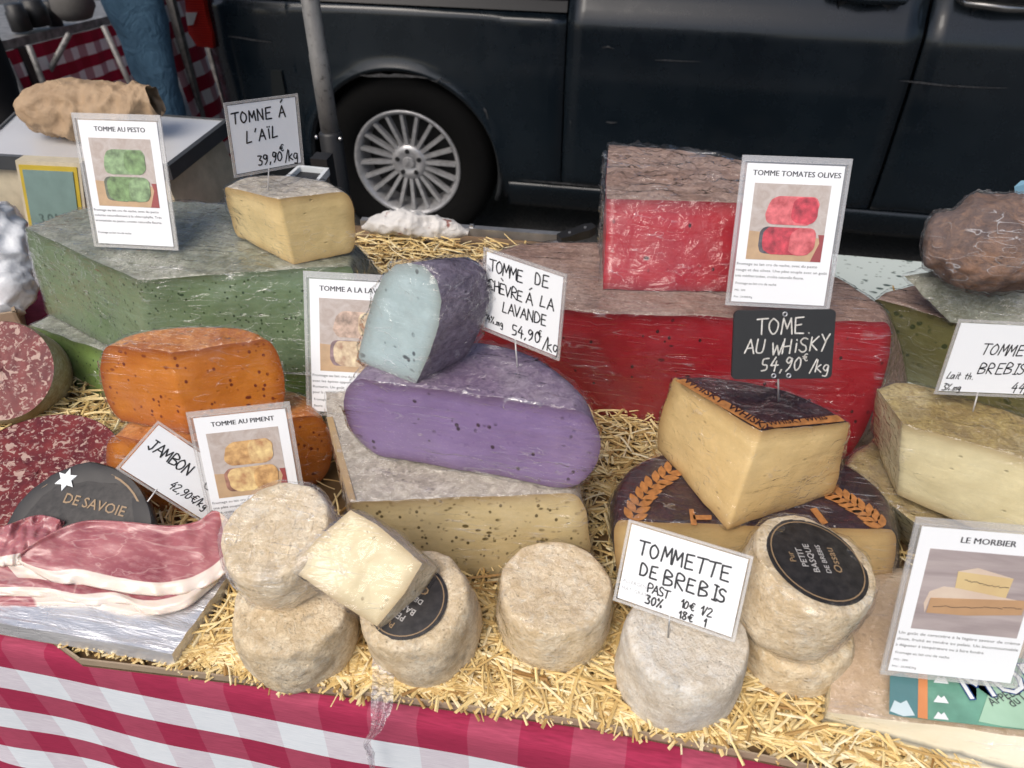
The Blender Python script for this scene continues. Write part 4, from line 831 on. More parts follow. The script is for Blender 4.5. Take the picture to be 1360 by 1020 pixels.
# garlic cheese
zg = .182
ga = [('c', U(371, 264, .262), U(389, 351, zg), 0), ('e', U(450, 254, .262), U(459, 338, zg), .015), ('r', U(425, 241, .262), U(430, 310, zg), .012), ('r', U(375, 234, .262), U(375, 290, zg), .01), ('r', U(330, 236, .262), U(330, 290, zg), .008), ('e', U(303, 247, .262), U(318, 316, zg), .008)]
piece('garlic_cheese', 'pale yellow wedge of garlic cheese sitting on the green one', 'cheese', ga, (M['garlic'], M['r_beige']), 'film_light', group=cg, n=2.4)
# red pair
zR = .160
rh = [('e', U(600, 396, zR), U(640, 512, .004), .01), ('c', U(802, 416, zR), U(812, 556, .004), 0), ('e', U(1172, 428, zR), U(1112, 612, .004), .020), ('r', U(1160, 402, zR), W(.33, .76, .004), .02), ('r', U(1090, 362, zR), W(.25, .85, .004), .015), ('r', U(960, 330, zR), W(.12, .90, .004), .01), ('r', U(800, 322, zR), W(-.02, .90, .004), .01), ('r', U(690, 326, zR), W(-.14, .86, .004), .01), ('r', U(625, 356, zR), W(-.19, .78, .004), .01)]
piece('red_cheese', 'huge deep red tomato cheese stretching behind the purple one and the black board', 'cheese', rh, (M['red'], M['r_brown']), 'film_b', group=cg, n=2.3, cutn=24)
rb_ = [('c', U(806, 264, .245), U(801, 384, zR+.001), 0), ('e', U(1085, 272, .245), U(1082, 392, zR+.001), .018), ('r', U(1045, 240, .245), W(.17, .82, zR+.001), .012), ('r', U(985, 214, .245), W(.11, .87, zR+.001), .008), ('r', U(900, 199, .245), W(.03, .885, zR+.001), .006), ('c', U(808, 192, .245), W(-.05, .87, zR+.001), 0)]
piece('red_cheese', 'smaller red block of tomato cheese with a crinkled brown wrapped top', 'cheese', rb_, (M['red'], M['r_brown']), 'film', group=cg, n=2.6, wrapoff=.002, wrinkle=.0035)
# whisky pair
zW = .092
wl = [('e', U(826, 692, zW), U(836, 790, .004), .010), ('e', U(1180, 704, zW), U(1165, 800, .004), .010), ('r', U(1165, 655, zW), W(.28, .54, .004), .01), ('r', U(1100, 610, zW), W(.22, .60, .004), .01), ('r', U(980, 592, zW), W(.12, .62, .004), .01), ('r', U(870, 612, zW), W(.04, .60, .004), .01), ('r', U(828, 650, zW), W(.01, .54, .004), .01)]
wlo = piece('whisky_cheese', 'lower whisky cheese with a dark rind printed with wheat ears', 'cheese', wl, (M['whisky'], M['r_dark']), 'film_c', group=cg, n=2.4)
wu = [('c', U(1010, 573, .188), U(966, 703, .094), 0), ('e', U(1125, 561, .188), U(1104, 656, .094), .003), ('r', U(1090, 540, .186), W(.20, .585, .094), .003), ('r', U(1030, 517, .186), W(.14, .60, .094), .003), ('r', U(960, 503, .187), W(.09, .61, .094), .003), ('e', U(899, 502, .188), U(876, 598, .094), .006)]
wuo = piece('whisky_cheese', 'upper whisky cheese wedge with its corner pointing to the front under the black board', 'cheese', wu, (M['whisky'], M['r_dark']), 'film_light', group=cg, n=3)
# brebis pair
zb0 = .078
br = [('c', U(1198, 563, .166), U(1192, 656, zb0), 0), ('c', U(1430, 628, .166), U(1420, 760, zb0), 0), ('r', U(1425, 585, .166), W(.42, .62, zb0), .006), ('r', U(1330, 546, .166), W(.36, .66, zb0), .006), ('r', U(1245, 520, .166), W(.31, .68, zb0), .006), ('r', U(1195, 511, .166), W(.27, .68, zb0), .006), ('e', U(1167, 518, .166), U(1163, 592, zb0), .006)]
piece('sheep_cheese', 'big pale yellow sheep cheese with a golden wrinkled rind at right', 'cheese', br, (M['brebis'], M['r_gold']), 'film_light', group=cg, n=3)
bl = [('e', U(1122, 632, .07), U(1130, 660, .004), .008), ('c', U(1290, 742, .07), U(1290, 800, .004), 0), ('r', W(.42, .52, .07), W(.42, .52, .004), .01), ('r', W(.42, .62, .07), W(.42, .62, .004), .01), ('r', U(1210, 590, .07), W(.31, .69, .004), .01), ('r', U(1150, 600, .07), W(.27, .67, .004), .01)]
piece('sheep_cheese', 'wrapped beige cheese underneath the pale yellow sheep cheese', 'cheese', bl, (R_('greenish_rind', (.42, .36, .20), (.34, .30, .15), (.40, .38, .22), bump=.3), M['r_gold']), 'film_heavy', group=cg, n=2.3)
# far right stack
f1 = [('e', U(1166, 398, .13), U(1180, 505, .004), .008), ('c', U(1440, 470, .13), U(1430, 600, .004), 0), ('r', U(1440, 400, .13), W(.55, .90, .004), .01), ('r', U(1300, 375, .13), W(.42, .93, .004), .01), ('r', U(1195, 384, .13), W(.32, .88, .004), .008)]
piece('olive_cheese', 'olive brown flecked cheese behind the sheep cheese tag at right', 'cheese', f1, (M['olive'], M['r_brown']), 'film_b', group=cg, n=2.4)
f2 = [('c', U(1200, 366, .175), U(1262, 428, .131), 0), ('c', U(1440, 380, .18), U(1440, 450, .131), 0), ('r', U(1440, 345, .18), W(.56, .90, .131), .01), ('r', U(1310, 350, .18), W(.45, .93, .131), .01)]
piece('wrapped_cheese', 'flat grey brown wedge bound in film under the dark bundle', 'cheese', f2, (M['r_grey'], M['r_grey']), 'film_heavy', group=cg, wrinkle=.003)
bag('wrapped_cheese', 'dark lumpy bundle bound in cling film on top of the far right stack', 'cheese', [U(1243, 328, .20), U(1262, 325, .215), U(1300, 322, .222), U(1345, 322, .222), U(1400, 325, .21)], [.012, .042, .052, .050, .03], R_('dark_mixed_rind', (.18, .11, .08), (.09, .06, .055), (.30, .16, .09), scale=40), .88, .005, cg, fr=20, wrap='film_heavy')
bc = MB().hexa([U(1352, 285, .12), U(1392, 285, .12), U(1392, 270, .12), U(1358, 270, .12)], [U(1347, 248, .17), U(1390, 240, .17), U(1390, 236, .165), U(1356, 240, .165)]).done('blue_cloth', flat('blue_cloth', (.22, .42, .55), .8), None)
tag(bc, 'folded pale blue cloth at the right edge behind the dark bundle', 'cloth')
# morbier
mo = [('c', U(1098, 946, .034), U(1088, 962, .006), .0), ('c', U(1420, 985, .045), U(1400, 1075, .004), 0), ('r', U(1440, 870, .045), W(.42, .44, .004), .008), ('r', U(1380, 800, .045), W(.38, .50, .004), .008), ('r', U(1240, 765, .045), W(.28, .52, .004), .010), ('r', U(1165, 782, .045), W(.225, .50, .004), .012), ('e', U(1112, 850, .04), U(1082, 900, .004), .006)]
t = NT('morbier_paste'); a_ = t.n('TexCoord'); sp = t.n('SeparateXYZ'); t.l(a_.outputs['Object'], sp.inputs[0])
ln = t.math('ABSOLUTE', t.math('ADD', t.math('SUBTRACT', sp.outputs[2], .0155), t.math('MULTIPLY', t.math('SUBTRACT', t.noise(45, 4), .5), .008)))
c = t.mix(t.ramp(t.noise(12, 3), [(.3, 0.), (.7, 1.)]), (.76, .68, .48), (.80, .74, .58)); c = t.mix(t.ramp(ln, [(.0, .85), (.0016, 0.)]), c, (.12, .13, .12))
t.pbr(c, .4, t.bump(t.noise(30, 3), .3, .002)); M['morbier'] = t.m
moo = piece('morbier_cheese', 'flat creamy wedge with a dark ash line at the front right corner', 'cheese', mo, (M['morbier'], M['r_mor']), 'film_light', group=cg, n=2.3, cutn=24)
def decal(parent, name, pix, z, mat, dz=.0004, top=None):
    P = [U(x, y, z) for x, y in pix]; n_ = len(P); return mk(name, P+[p-W(0, 0, dz) for p in P], [list(range(n_))]+[[i, n_+i, n_+(i+1) % n_, (i+1) % n_] for i in range(n_)], mat, parent, smooth=False)
zm = .0520
decal(moo, 'label', [(1182, 898), (1230, 880), (1330, 872), (1420, 880), (1420, 975), (1330, 966), (1200, 952), (1181, 948)], zm, flat('green_label', (.13, .30, .22), .35, var=.3, sc=30))
decal(moo, 'label_band', [(1182, 898), (1220, 884), (1220, 953), (1200, 952), (1181, 948)], zm+.0006, flat('teal_label', (.09, .21, .22), .4))
decal(moo, 'label_stripe', [(1220, 886), (1232, 884), (1232, 955), (1219, 953)], zm+.0009, flat('orange_label', (.62, .24, .09), .5))
decal(moo, 'label_snow', [(1182, 944), (1188, 930), (1196, 934), (1204, 930), (1215, 950), (1200, 951)], zm+.0011, flat('snow_label', (.55, .66, .68), .5))
decal(moo, 'label_end', [(1320, 900), (1360, 895), (1420, 900), (1420, 975), (1330, 964), (1300, 958)], zm+.0006, flat('pale_green_label', (.36, .55, .40), .5))
def lay_text(parent, s, p0, p1, z, size, mat, name='lettering', bold=0., shear=0):
    a, b = U(*p0, z), U(*p1, z); u_ = (b-a).normalized(); v_ = W(0, 0, 1).cross(u_); vs, fs = typeset(s, size, bold); return mk(name, [a+u_*(v.x+shear*v.y)+v_*v.y for v in vs], fs, mat, parent, smooth=False)
bl_ink = flat('blue_ink', (.02, .06, .22), .5); wh_ink = flat('white_ink', (.75, .78, .78), .5)
lay_text(moo, 'MORBIER', (1285, 929), (1400, 915), zm+.0012, .034, bl_ink, bold=.03); lay_text(moo, 'MORBIER', (1285, 929), (1400, 915), zm+.0016, .034, wh_ink)
lay_text(moo, 'APPELLATION', (1318, 938), (1370, 915), zm+.0014, .009, M['print']); lay_text(moo, 'du LAIT', (1345, 940), (1390, 915), zm+.0014, .010, M['print'])
for y_ in (903, 929, 951):
    decal(moo, 'tree_print', [(1240, y_+3), (1246, y_-6), (1250, y_-2), (1254, y_-5), (1260, y_+5)], zm+.0009, wh_ink)

# printed marks on the whisky rinds
def leaf(parent, c, d, L, wd, z, mat, name='printed_leaf'):
    P = []; a = d.normalized(); o = Vector((-a.y, a.x, 0))
    for u, w_ in ((0, 0), (.25, .8), (.55, 1), (.8, .6), (1, 0), (.8, -.6), (.55, -1), (.25, -.8)): P.append(c+a*L*u+o*wd*w_)
    return mk(name, [W(p.x, p.y, z) for p in P]+[W(p.x, p.y, z-.0005) for p in P], [list(range(8))]+[[i, 8+i, 8+(i+1) % 8, (i+1) % 8] for i in range(8)], mat, parent, smooth=False)
def spray(parent, pix, z, L=.014, wd=.0035, inward=1):
    pts = [U(x, y, z) for x, y in pix]; N_ = 9
    for i in range(N_):
        u = i/(N_-1)*(len(pts)-1); k = min(int(u), len(pts)-2); p = pts[k].lerp(pts[k+1], u-k); d = (pts[k+1]-pts[k]).normalized(); o = Vector((-d.y, d.x, 0))
        for s_ in (-1, 1): leaf(parent, p, d*.8+o*s_*.75, L, wd, z, M['gold'])
zz_ = zW+.0030
spray(wlo, [(840, 690), (850, 665), (866, 645), (888, 628)], zz_, .016, .0038); spray(wlo, [(1172, 700), (1150, 680), (1125, 664), (1098, 650)], zz_, .016, .0038)
for q in (((915, 676), (921, 676), (926, 697), (918, 697)), ((1076, 676), (1084, 674), (1100, 694), (1092, 697)), ((920, 684), (945, 684), (945, 690), (922, 690))):
    decal(wlo, 'printed_bar', q, zz_, M['gold'])
zt_ = .1925
decal(wuo, 'printed_band', [(897, 505), (910, 503), (1018, 562), (1010, 570)], zt_, M['gold']); decal(wuo, 'printed_band', [(1014, 569), (1018, 561), (1112, 551), (1122, 559)], zt_, M['gold'])
for s_, a_, b_ in (('WHISKY', (1006, 566), (905, 508)),):
    pass
lay_text(wuo, 'WHISKY  WHISKY', (907, 506), (1008, 566), zt_+.0006, .011, M['r_dark'], bold=.02); lay_text(wuo, 'WHISKY WHIS', (1022, 565), (1112, 555), zt_+.0006, .008, M['r_dark'], bold=.02)

# tilted slabs: a face outline plus depth
def slab(name, label, face, depth, shrink, mats, wrap='film', group=cg, amp=.0012, wrinkle=.002, K=9, rows=6, round_=.0):
    n0 = len(face); F_ = []
    for i in range(n0):
        for q in range(4):
            F_.append(face[i].lerp(face[(i+1) % n0], q/4))
    N = len(F_); cen = sum(F_, Vector())/N; dn = depth.normalized(); sd_ = random.random()*9
    def shell(off, wr):
        vs = []; fs = [[], []]
        def put(p, o):
            d = nz3(p, 25, amp, sd_)+nz3(p, 80, amp*.5, sd_); vs.append(p+d+o*(off+wr*max(0, 1-3*abs(noise.noise(p*45+Vector((sd_, 0, 0))))))); return len(vs)-1
        rings = []
        for q in range(K-1, 0, -1): rings.append([put(p.lerp(cen, q/K), -dn) for p in F_])
        side0 = len(rings)
        for r_ in range(rows+1):
            u = r_/rows; c2 = cen+depth*u
            rings.append([put(p.lerp(cen, shrink*u**1.5)+depth*u, (p-cen).normalized()*(.9)-dn*(.5-u)) for p in F_])
        for q in range(1, K): rings.append([put(p.lerp(cen, shrink).lerp(cen, q/K)+depth, dn) for p in F_])
        for a in range(len(rings)-1):
            for i in range(N):
                f = [rings[a][i], rings[a][(i+1) % N], rings[a+1][(i+1) % N], rings[a+1][i]]; fs[0 if a < side0 else 1].append(f)
        fs[0].append(rings[0][::-1]); fs[1].append(rings[-1][:]); return vs, fs
    th = thing(name, label, 'cheese', face[0]+depth*.5, group); vs, fs = shell(0, 0)
    for nm, f_, m_ in (('cut_face', fs[0], mats[0]), ('rind', fs[1], mats[1])):
        used = sorted({i for f in f_ for i in f}); mp = {u: i for i, u in enumerate(used)}; po = mk(nm, [vs[u] for u in used], [[mp[i] for i in f] for f in f_], m_, th)
        if nm == 'cut_face':
            at_ = po.data.attributes.new('rim', 'FLOAT', 'POINT'); at_.data.foreach_set('value', [min(1., min((vs[u]-p).length for p in F_)/.012) for u in used])
    vs, fs = shell(.0014, wrinkle); mk('plastic_wrap', vs, fs[0]+fs[1], M[wrap], th); return th
def onplane(px, P0, n_):
    d = ray(*px); return EYE+d*((P0-EYE).dot(n_)/d.dot(n_))
P1, P2, P3 = U(476, 478, .207), U(550, 507, .207), U(532, 350, .305); n_ = (P2-P1).cross(P3-P1)
fc = [onplane(p, P1, n_) for p in ((475, 478), (486, 430), (498, 392), (510, 366), (525, 352), (545, 349), (565, 355), (580, 372), (587, 400), (584, 432), (572, 468), (551, 508), (512, 493))]
slab('lavender_cheese', 'mint blue faced wedge of lavender cheese standing tilted on the purple one', fc, W(.036, .038, -.006), .14, (M['mint'], M['r_violet']), 'film_c', wrinkle=.004)
fc = [U(465, 677, .150), U(500, 697, .142), U(535, 726, .130), U(561, 748, .120), U(538, 788, .104), U(500, 832, .085), U(450, 800, .102), U(384, 756, .120), U(425, 712, .136)]
n_ = (fc[3]-fc[0]).cross(fc[7]-fc[0]).normalized(); n_ = n_ if n_.z < 0 else -n_
slab('cream_cheese_wedge', 'square cream coloured cut of cheese in film leaning on the small round cheeses', fc, n_*.030+W(.014, -.004, 0), .03, (M['cream'], M['t2']), 'film', wrinkle=.0025, amp=.0006)

# small round cheeses
def foot(px, py, r): p = U(px, py, .002); h_ = Vector((p.x, p.y, 0)); return p+h_.normalized()*r
round_cheese('small_round_cheese', 'grey mottled small round cheese under the cream cut, farthest left in the front row', foot(424, 908, .044), .051, .070, M['t1'], (radians(6), 0), .3, None, top=.88, seed=1)
T3, c3, M3 = round_cheese('small_round_cheese', 'small round cheese with a black label half hidden by the cream cut', foot(578, 905, .042), .050, .080, M['t1'], (radians(10), radians(-4)), 0, None, top=.84, seed=2)
round_cheese('small_round_cheese', 'plain ivory small round cheese in film at the middle of the front', foot(731, 899, .045), .051, .070, M['t2'], (0, 0), 1., 'film_light', top=.88, seed=3)
T5, c5, M5 = round_cheese('small_round_cheese', 'whitish small round cheese carrying the handwritten tag on a pin', foot(878, 966, .045), .052, .074, M['t3'], (radians(3), radians(2)), 2., None, top=.84, seed=4)
round_cheese('small_round_cheese', 'small round cheese lying beneath the labelled one at right', foot(1022, 926, .044), .047, .052, M['t2'], (0, 0), .5, None, top=.86, seed=5)
T7, c7, M7 = round_cheese('small_round_cheese', 'film wrapped small round cheese with a black label resting on another at right', U(1036, 812, .058), .051, .068, M['t2'], (radians(-2), radians(12)), 0, 'film', top=.93, seed=6)
T1, c1, M1 = round_cheese('small_round_cheese', 'ridged small round cheese bagged in film on top at the left of the cream cut', U(392, 745, .075), .049, .052, M['t2'], (radians(9), radians(-6)), .2, 'film_heavy', top=.88, seed=7)
# grid ridges pressed into the top of the bagged one
for k_ in range(-2, 3):
    x_ = k_*.016; L_ = sqrt(max(0, .040**2-x_**2)); 
    MB().tube([c1+M1 @ Vector((x_, -L_, .0499)), c1+M1 @ Vector((x_, 0, .0505)), c1+M1 @ Vector((x_, L_, .0499))], .0016, 6).done('ridge', M['t2'], T1, True)
def disc_label(th, c, Mx, off, r, z, rot, texts, sq=1.):
    # slightly domed black paper disc with a gold ring and print
    L = Matrix.Rotation(rot, 3, 'Z'); X_ = lambda x, y, h: c+Mx @ (Vector((off[0], off[1], z+h))+L @ Vector((x, y*sq, 0)))
    vs = [X_(0, 0, .0015)]; fs = []; nr, na = 6, 40
    for a in range(1, nr+1):
        for q in range(na): rr = r*a/nr; vs.append(X_(rr*cos(2*pi*q/na), rr*sin(2*pi*q/na), .0015-.0022*(a/nr)**2+noise.noise(Vector((a*.5, q*.4, z)))*.0004))
    for q in range(na): fs.append([0, 1+q, 1+(q+1) % na])
    for a in range(nr-1):
        for q in range(na): b = 1+a*na; fs.append([b+q, b+na+q, b+na+(q+1) % na, b+(q+1) % na])
    lb = mk('label', vs, fs, M['lab'], th)
    hh = lambda x, y: .0021-.0022*((x*x+y*y)/r/r)
    rg = []; rf = []
    for q in range(na):
        for rr in (r*.90, r*.925): rg.append(X_(rr*cos(2*pi*q/na), rr*sin(2*pi*q/na), hh(rr, 0)))
    for q in range(na): rf.append([2*q, 2*q+1, (2*q+3) % (2*na), (2*q+2) % (2*na)])
    mk('printed_ring', rg, rf, M['tan_print'], lb)
    for s_, x, y, sz, mt in texts:
        v_, f_ = typeset(s_, sz, .01, 'CENTER'); mk('lettering', [X_(v.x+x, v.y+y, hh(v.x+x, v.y+y)) for v in v_], f_, mt, lb, smooth=False)
M['lab'] = flat('black_label', (.022, .019, .018), .5, var=.6, sc=150, bump=.3); grey_ink = flat('grey_print', (.42, .40, .38), .6)
TX = [('PETIT', 0, .012, .0075, grey_ink), ('BASQUE', 0, .004, .0075, grey_ink), ('DE BREBIS', 0, -.006, .0062, grey_ink), ('Ossau', 0, -.017, .010, M['tan_print']), ('Pur', 0, .021, .007, M['tan_print'])]
disc_label(T7, c7, M7, (0, .001), .0420, .0700, radians(105), TX)
disc_label(T3, c3, M3, (-.004, -.003), .034, .0822, radians(158), TX)

# ================================================================== SALAMI, HAM, FOIL TRAY
t = NT('salami_cut'); v1 = t.n('TexVoronoi', feature='F1'); t.l(t.mix(.012, t.co(), t.n('TexNoise').outputs[1]), v1.inputs[0]); v1.inputs['Scale'].default_value = 125
fat = t.math('MULTIPLY', t.ramp(t.noise(125, 3, .55, 1.0), [(.565, 0.), (.60, 1.)]), 1.); meat = t.mix(t.ramp(t.noise(50, 3), [(.35, 0.), (.65, 1.)]), (.10, .012, .017), (.19, .028, .028))
c = t.mix(fat, meat, (.44, .29, .24)); c = t.mix(t.math('MULTIPLY', t.ramp(t.noise(240, 2), [(.58, 0.), (.63, 1.)]), .4), c, (.50, .37, .32)); t.pbr(c, .5, t.bump(fat, .3, .001), spec=.35); M['salami'] = t.m
M['casing'] = rind('salami_casing', (.40, .33, .22), (.26, .19, .11), (.55, .52, .46), 70, .7)
M['casing_d'] = rind('dark_casing', (.30, .24, .15), (.18, .12, .07), (.40, .36, .28), 70, .7)
def salami(label, c, n_, R, L, sq=1., case='casing'):
    th = thing('salami', label, 'salami', c-n_*L*.5, 'large cut salamis at the left edge'); Q = n_.to_track_quat('Z', 'Y').to_matrix() @ Matrix.Diagonal((1, sq, 1))
    MB().lathe([(0, -L), (R*.5, -L*.98), (R*.85, -L*.85), (R*1.0, -L*.6), (R*1.02, -L*.2), (R*1.0, -.004), (R*.985, .001)], c, Q, 48).done('casing', M[case], th, True)
    vs = []; N = 64; K = 14
    for a in range(K+1):
        for q in range(N):
            r_ = R*.985*a/K; p = Q @ Vector((r_*cos(2*pi*q/N), r_*sin(2*pi*q/N), .0012*noise.noise(Vector((a*.8, q*.7, R*90))))); vs.append(c+p)
    mk('cut_face', vs, [[a*N+q, (a+1)*N+q, (a+1)*N+(q+1) % N, a*N+(q+1) % N] for a in range(K) for q in range(N)], M['salami'], th)
salami('upper dark salami at the left edge, its cut face turned to the front', U(2, 492, .075), Vector((.32, -.62, .72)).normalized(), .056, .10, 1.05)
salami('lower wide salami with its pale marbled cut face turned up', U(48, 630, .044), Vector((.10, -.16, .98)).normalized(), .084, .040, .95, 'casing_d')
# black labelled round pack partly under the ham
pk, ck, Mk = round_cheese('labelled_round', 'flat round pack with a black label and white star behind the ham', U(112, 722, .026), .0765, .016, flat('black_wax', (.02, .018, .018), .5), (radians(30), 0), 0, None, None, top=.97, seed=9)
pk['category'] = 'salami'
M['lab2'] = M['lab']; 
disc_label(pk, ck, Mk, (0, 0), .075, .0165, radians(-4), [('DE SAVOIE', .006, .032, .0140, M['tan_print'])])
sp_ = []; sc0 = (-.030, .056)
for i in range(12): r_ = .0115 if i % 2 == 0 else .0058; sp_.append(ck+Mk @ Vector((sc0[0]+cos(pi*i/6+.5)*r_, sc0[1]+sin(pi*i/6+.5)*r_, .0180)))
mk('printed_star', sp_+[p-W(0, 0, .0008) for p in sp_], [list(range(12))]+[[i, 12+i, 12+(i+1) % 12, (i+1) % 12] for i in range(12)], wh_ink, pk, smooth=False)
# foil tray
t = NT('foil'); nz = t.noise(3, 5, .6, .6, sc=(6, 40, 20), rot=(0, 0, -.25)); t.pbr((.74, .74, .75), t.ramp(t.noise(20, 3), [(.3, .2), (.7, .38)]), t.bump(nz, .5, .006, t.bump(t.noise(50, 4), .3, .003)), metal=.6); M['foil'] = t.m
ft = thing('foil_tray', 'silver foil covered board under the slices of ham', 'tray', U(120, 790, .0))
TP = [U(-70, 815, .026), U(228, 868, .026), U(322, 768, .026), U(300, 705, .026), U(-70, 660, .026)]; nn_ = 5
vs = []; 
top = []; 
for i in range(31):
    for j in range(21):
        u, v = i/30, j/20; p = TP[0].lerp(TP[1], u).lerp(TP[4].lerp(TP[2].lerp(TP[3], .3), u), v); vs.append(p+W(0, 0, .0022*noise.noise(Vector((p.x*30, p.y*90, 1)))))
fs = [[i*21+j, (i+1)*21+j, (i+1)*21+j+1, i*21+j+1] for i in range(30) for j in range(20)]; mk('foil_top', vs, fs, M['foil'], ft)
q0 = [vs[0], vs[30*21], vs[30*21+20], vs[20]]; sk_ = MB()
for a, b in ((0, 1), (1, 2), (2, 3), (3, 0)): 
    A_, B_ = q0[a], q0[b]
    if (a, b) == (0, 1):
        ptsA = [vs[i*21] for i in range(31)]
    elif (a, b) == (1, 2): ptsA = [vs[30*21+j] for j in range(21)]
    else: ptsA = [A_, B_]
    sk_.add(ptsA+[p+W(0, -.002, -.016) for p in ptsA], [[i, len(ptsA)+i, len(ptsA)+i+1, i+1] for i in range(len(ptsA)-1)])
sk_.done('foil_edge', M['foil'], ft)
MB().hexa([W(p.x, p.y, .002) for p in inset(q0, .03)], [W(p.x, p.y, .022) for p in inset(q0, .03)]).done('board', M['card_board'], ft)
t = NT('ham'); fa = t.attr('fat', 2); vein = t.ramp(t.math('ABSOLUTE', t.math('SUBTRACT', t.noise(9, 4, .5, 1.2, sc=(1, 2.2, 1), rot=(0, 0, -.5)), .5)), [(0., .75), (.012, 0.)])
mc = t.mix(t.ramp(t.noise(16, 5, .6, .4), [(.3, 0.), (.7, 1.)]), (.26, .060, .075), (.42, .150, .160)); mc = t.mix(t.math('MULTIPLY', vein, .6), mc, (.66, .46, .42))
mc = t.mix(t.ramp(t.noise(90, 4, .6, 0, sc=(1, 3, 1)), [(.48, 0.), (.70, .5)]), mc, (.58, .33, .31))
fc_ = t.mix(t.ramp(t.noise(20, 4), [(.35, 0.), (.7, 1.)]), (.72, .60, .50), (.80, .70, .64)); ed = t.ramp(t.math('ADD', fa, t.math('MULTIPLY', t.math('SUBTRACT', t.noise(55, 4), .5), .22)), [(.45, 0.), (.56, 1.)])
c = t.mix(ed, mc, fc_); p_ = t.pbr(c, .3, t.bump(t.noise(25, 4), .35, .004, t.bump(t.noise(160, 3), .2, .001)), sss=.25, coat=.15); M['ham'] = t.m
def interp(L, u):
    x = u*(len(L)-1); k = min(int(x), len(L)-2); f = x-k; P = [Vector(L[max(k-1, 0)]), Vector(L[k]), Vector(L[k+1]), Vector(L[min(k+2, len(L)-1)])]
    return .5*((2*P[1])+(P[2]-P[0])*f+(2*P[0]-5*P[1]+4*P[2]-P[3])*f*f+(3*P[1]-P[0]-3*P[2]+P[3])*f**3)
def slice_(label, tc, bc, fatf, z0=.02, humps=.004, thick=.0022, sd_=0):
    NU, NV = 110, 30; top = []; fatv = []
    for i in range(NU+1):
        u = i/NU; a, b = interp(tc, u), interp(bc, u)
        for j in range(NV+1):
            v = j/NV; q = a.lerp(b, v); wz = humps*(noise.noise(Vector((u*5+sd_, v*2.5, sd_)))+.6*noise.noise(Vector((u*13, v*5, sd_+3))))*(1-.3*v)
            edge = .0035*max(0, 1-v/.12)+.003*max(0, (v-.86)/.14)*-1
            p = U(q.x, q.y, q.z+wz+edge+.0014*sin(u*60+3*noise.noise(Vector((u*4, sd_, 0))))*(v > .9)*(v-.9)*10); top.append(p); fatv.append(fatf(u, v))
    n_ = len(top); k = NV+1; fs = [[i*k+j, (i+1)*k+j, (i+1)*k+j+1, i*k+j+1] for i in range(NU) for j in range(NV)]
    allv = top+[p-W(0, 0, thick) for p in top]; f2 = [[q+n_ for q in f[::-1]] for f in fs]
    bd = [i*k for i in range(NU+1)]+[NU*k+j for j in range(1, NV+1)]+[i*k+NV for i in range(NU-1, -1, -1)]+[j for j in range(NV-1, 0, -1)]
    sd2 = [[bd[i], bd[i]+n_, bd[(i+1) % len(bd)]+n_, bd[(i+1) % len(bd)]] for i in range(len(bd))]
    o = mk('ham_slice', allv, fs+f2+sd2, M['ham']); at = o.data.attributes.new('fat', 'FLOAT', 'POINT'); at.data.foreach_set('value', fatv+fatv)
    return tag(o, label, 'ham slice', 'slices of cured ham on the foil')
ss = lambda a, b, x: max(0, min(1, (x-a)/(b-a)))
slice_('lowest slice of ham, mostly creamy fat, touching the foil', [(-60, 775, 0.031), (40, 775, 0.031), (140, 785, 0.031), (230, 785, 0.031), (280, 765, 0.031)], [(-60, 806, 0.029), (30, 806, 0.029), (110, 806, 0.029), (190, 818, 0.029), (250, 800, 0.029), (285, 772, 0.029)],
       lambda u, v: 1-.9*(v > .55)*ss(.30, .2, u) if u < .35 else 1., humps=.002, sd_=1)
slice_('middle slice of ham with a narrow pink streak', [(-60, 748, 0.039), (20, 745, 0.039), (90, 752, 0.039), (200, 755, 0.039), (270, 745, 0.039)], [(-60, 790, 0.035), (20, 790, 0.035), (70, 793, 0.035), (120, 803, 0.035), (165, 800, 0.035), (195, 815, 0.035), (245, 806, 0.035), (290, 770, 0.035)],
       lambda u, v: .2+.8*ss(.72-.1*u, .86-.1*u, v)+.9*ss(.86, .93, u) + (.9 if v < .5 and u > .2 else 0), humps=.003, sd_=5)
slice_('left slice of ham tucked under the top one', [(-60, 715, 0.051), (0, 700, 0.051), (50, 684, 0.053), (85, 692, 0.049)], [(-60, 752, 0.045), (-10, 752, 0.045), (30, 748, 0.045), (75, 745, 0.045)], lambda u, v: .15+.85*ss(.72, .86, v), humps=.005, sd_=8)
slice_('top slice of ham with a long pink face and white fat edge', [(22, 738, 0.053), (60, 712, 0.057), (110, 692, 0.059), (170, 693, 0.059), (225, 698, 0.057), (262, 692, 0.059), (285, 678, 0.061), (306, 692, 0.054)],
       [(24, 746, 0.045), (70, 772, 0.043), (105, 775, 0.043), (165, 786, 0.043), (215, 790, 0.043), (262, 782, 0.043), (298, 760, 0.043), (312, 722, 0.045)],
       lambda u, v: .1+.9*ss(.74-.05*sin(u*9), .86, v)+.9*ss(.87, .93, u)+.8*ss(.05, .0, u), humps=.003, sd_=12)
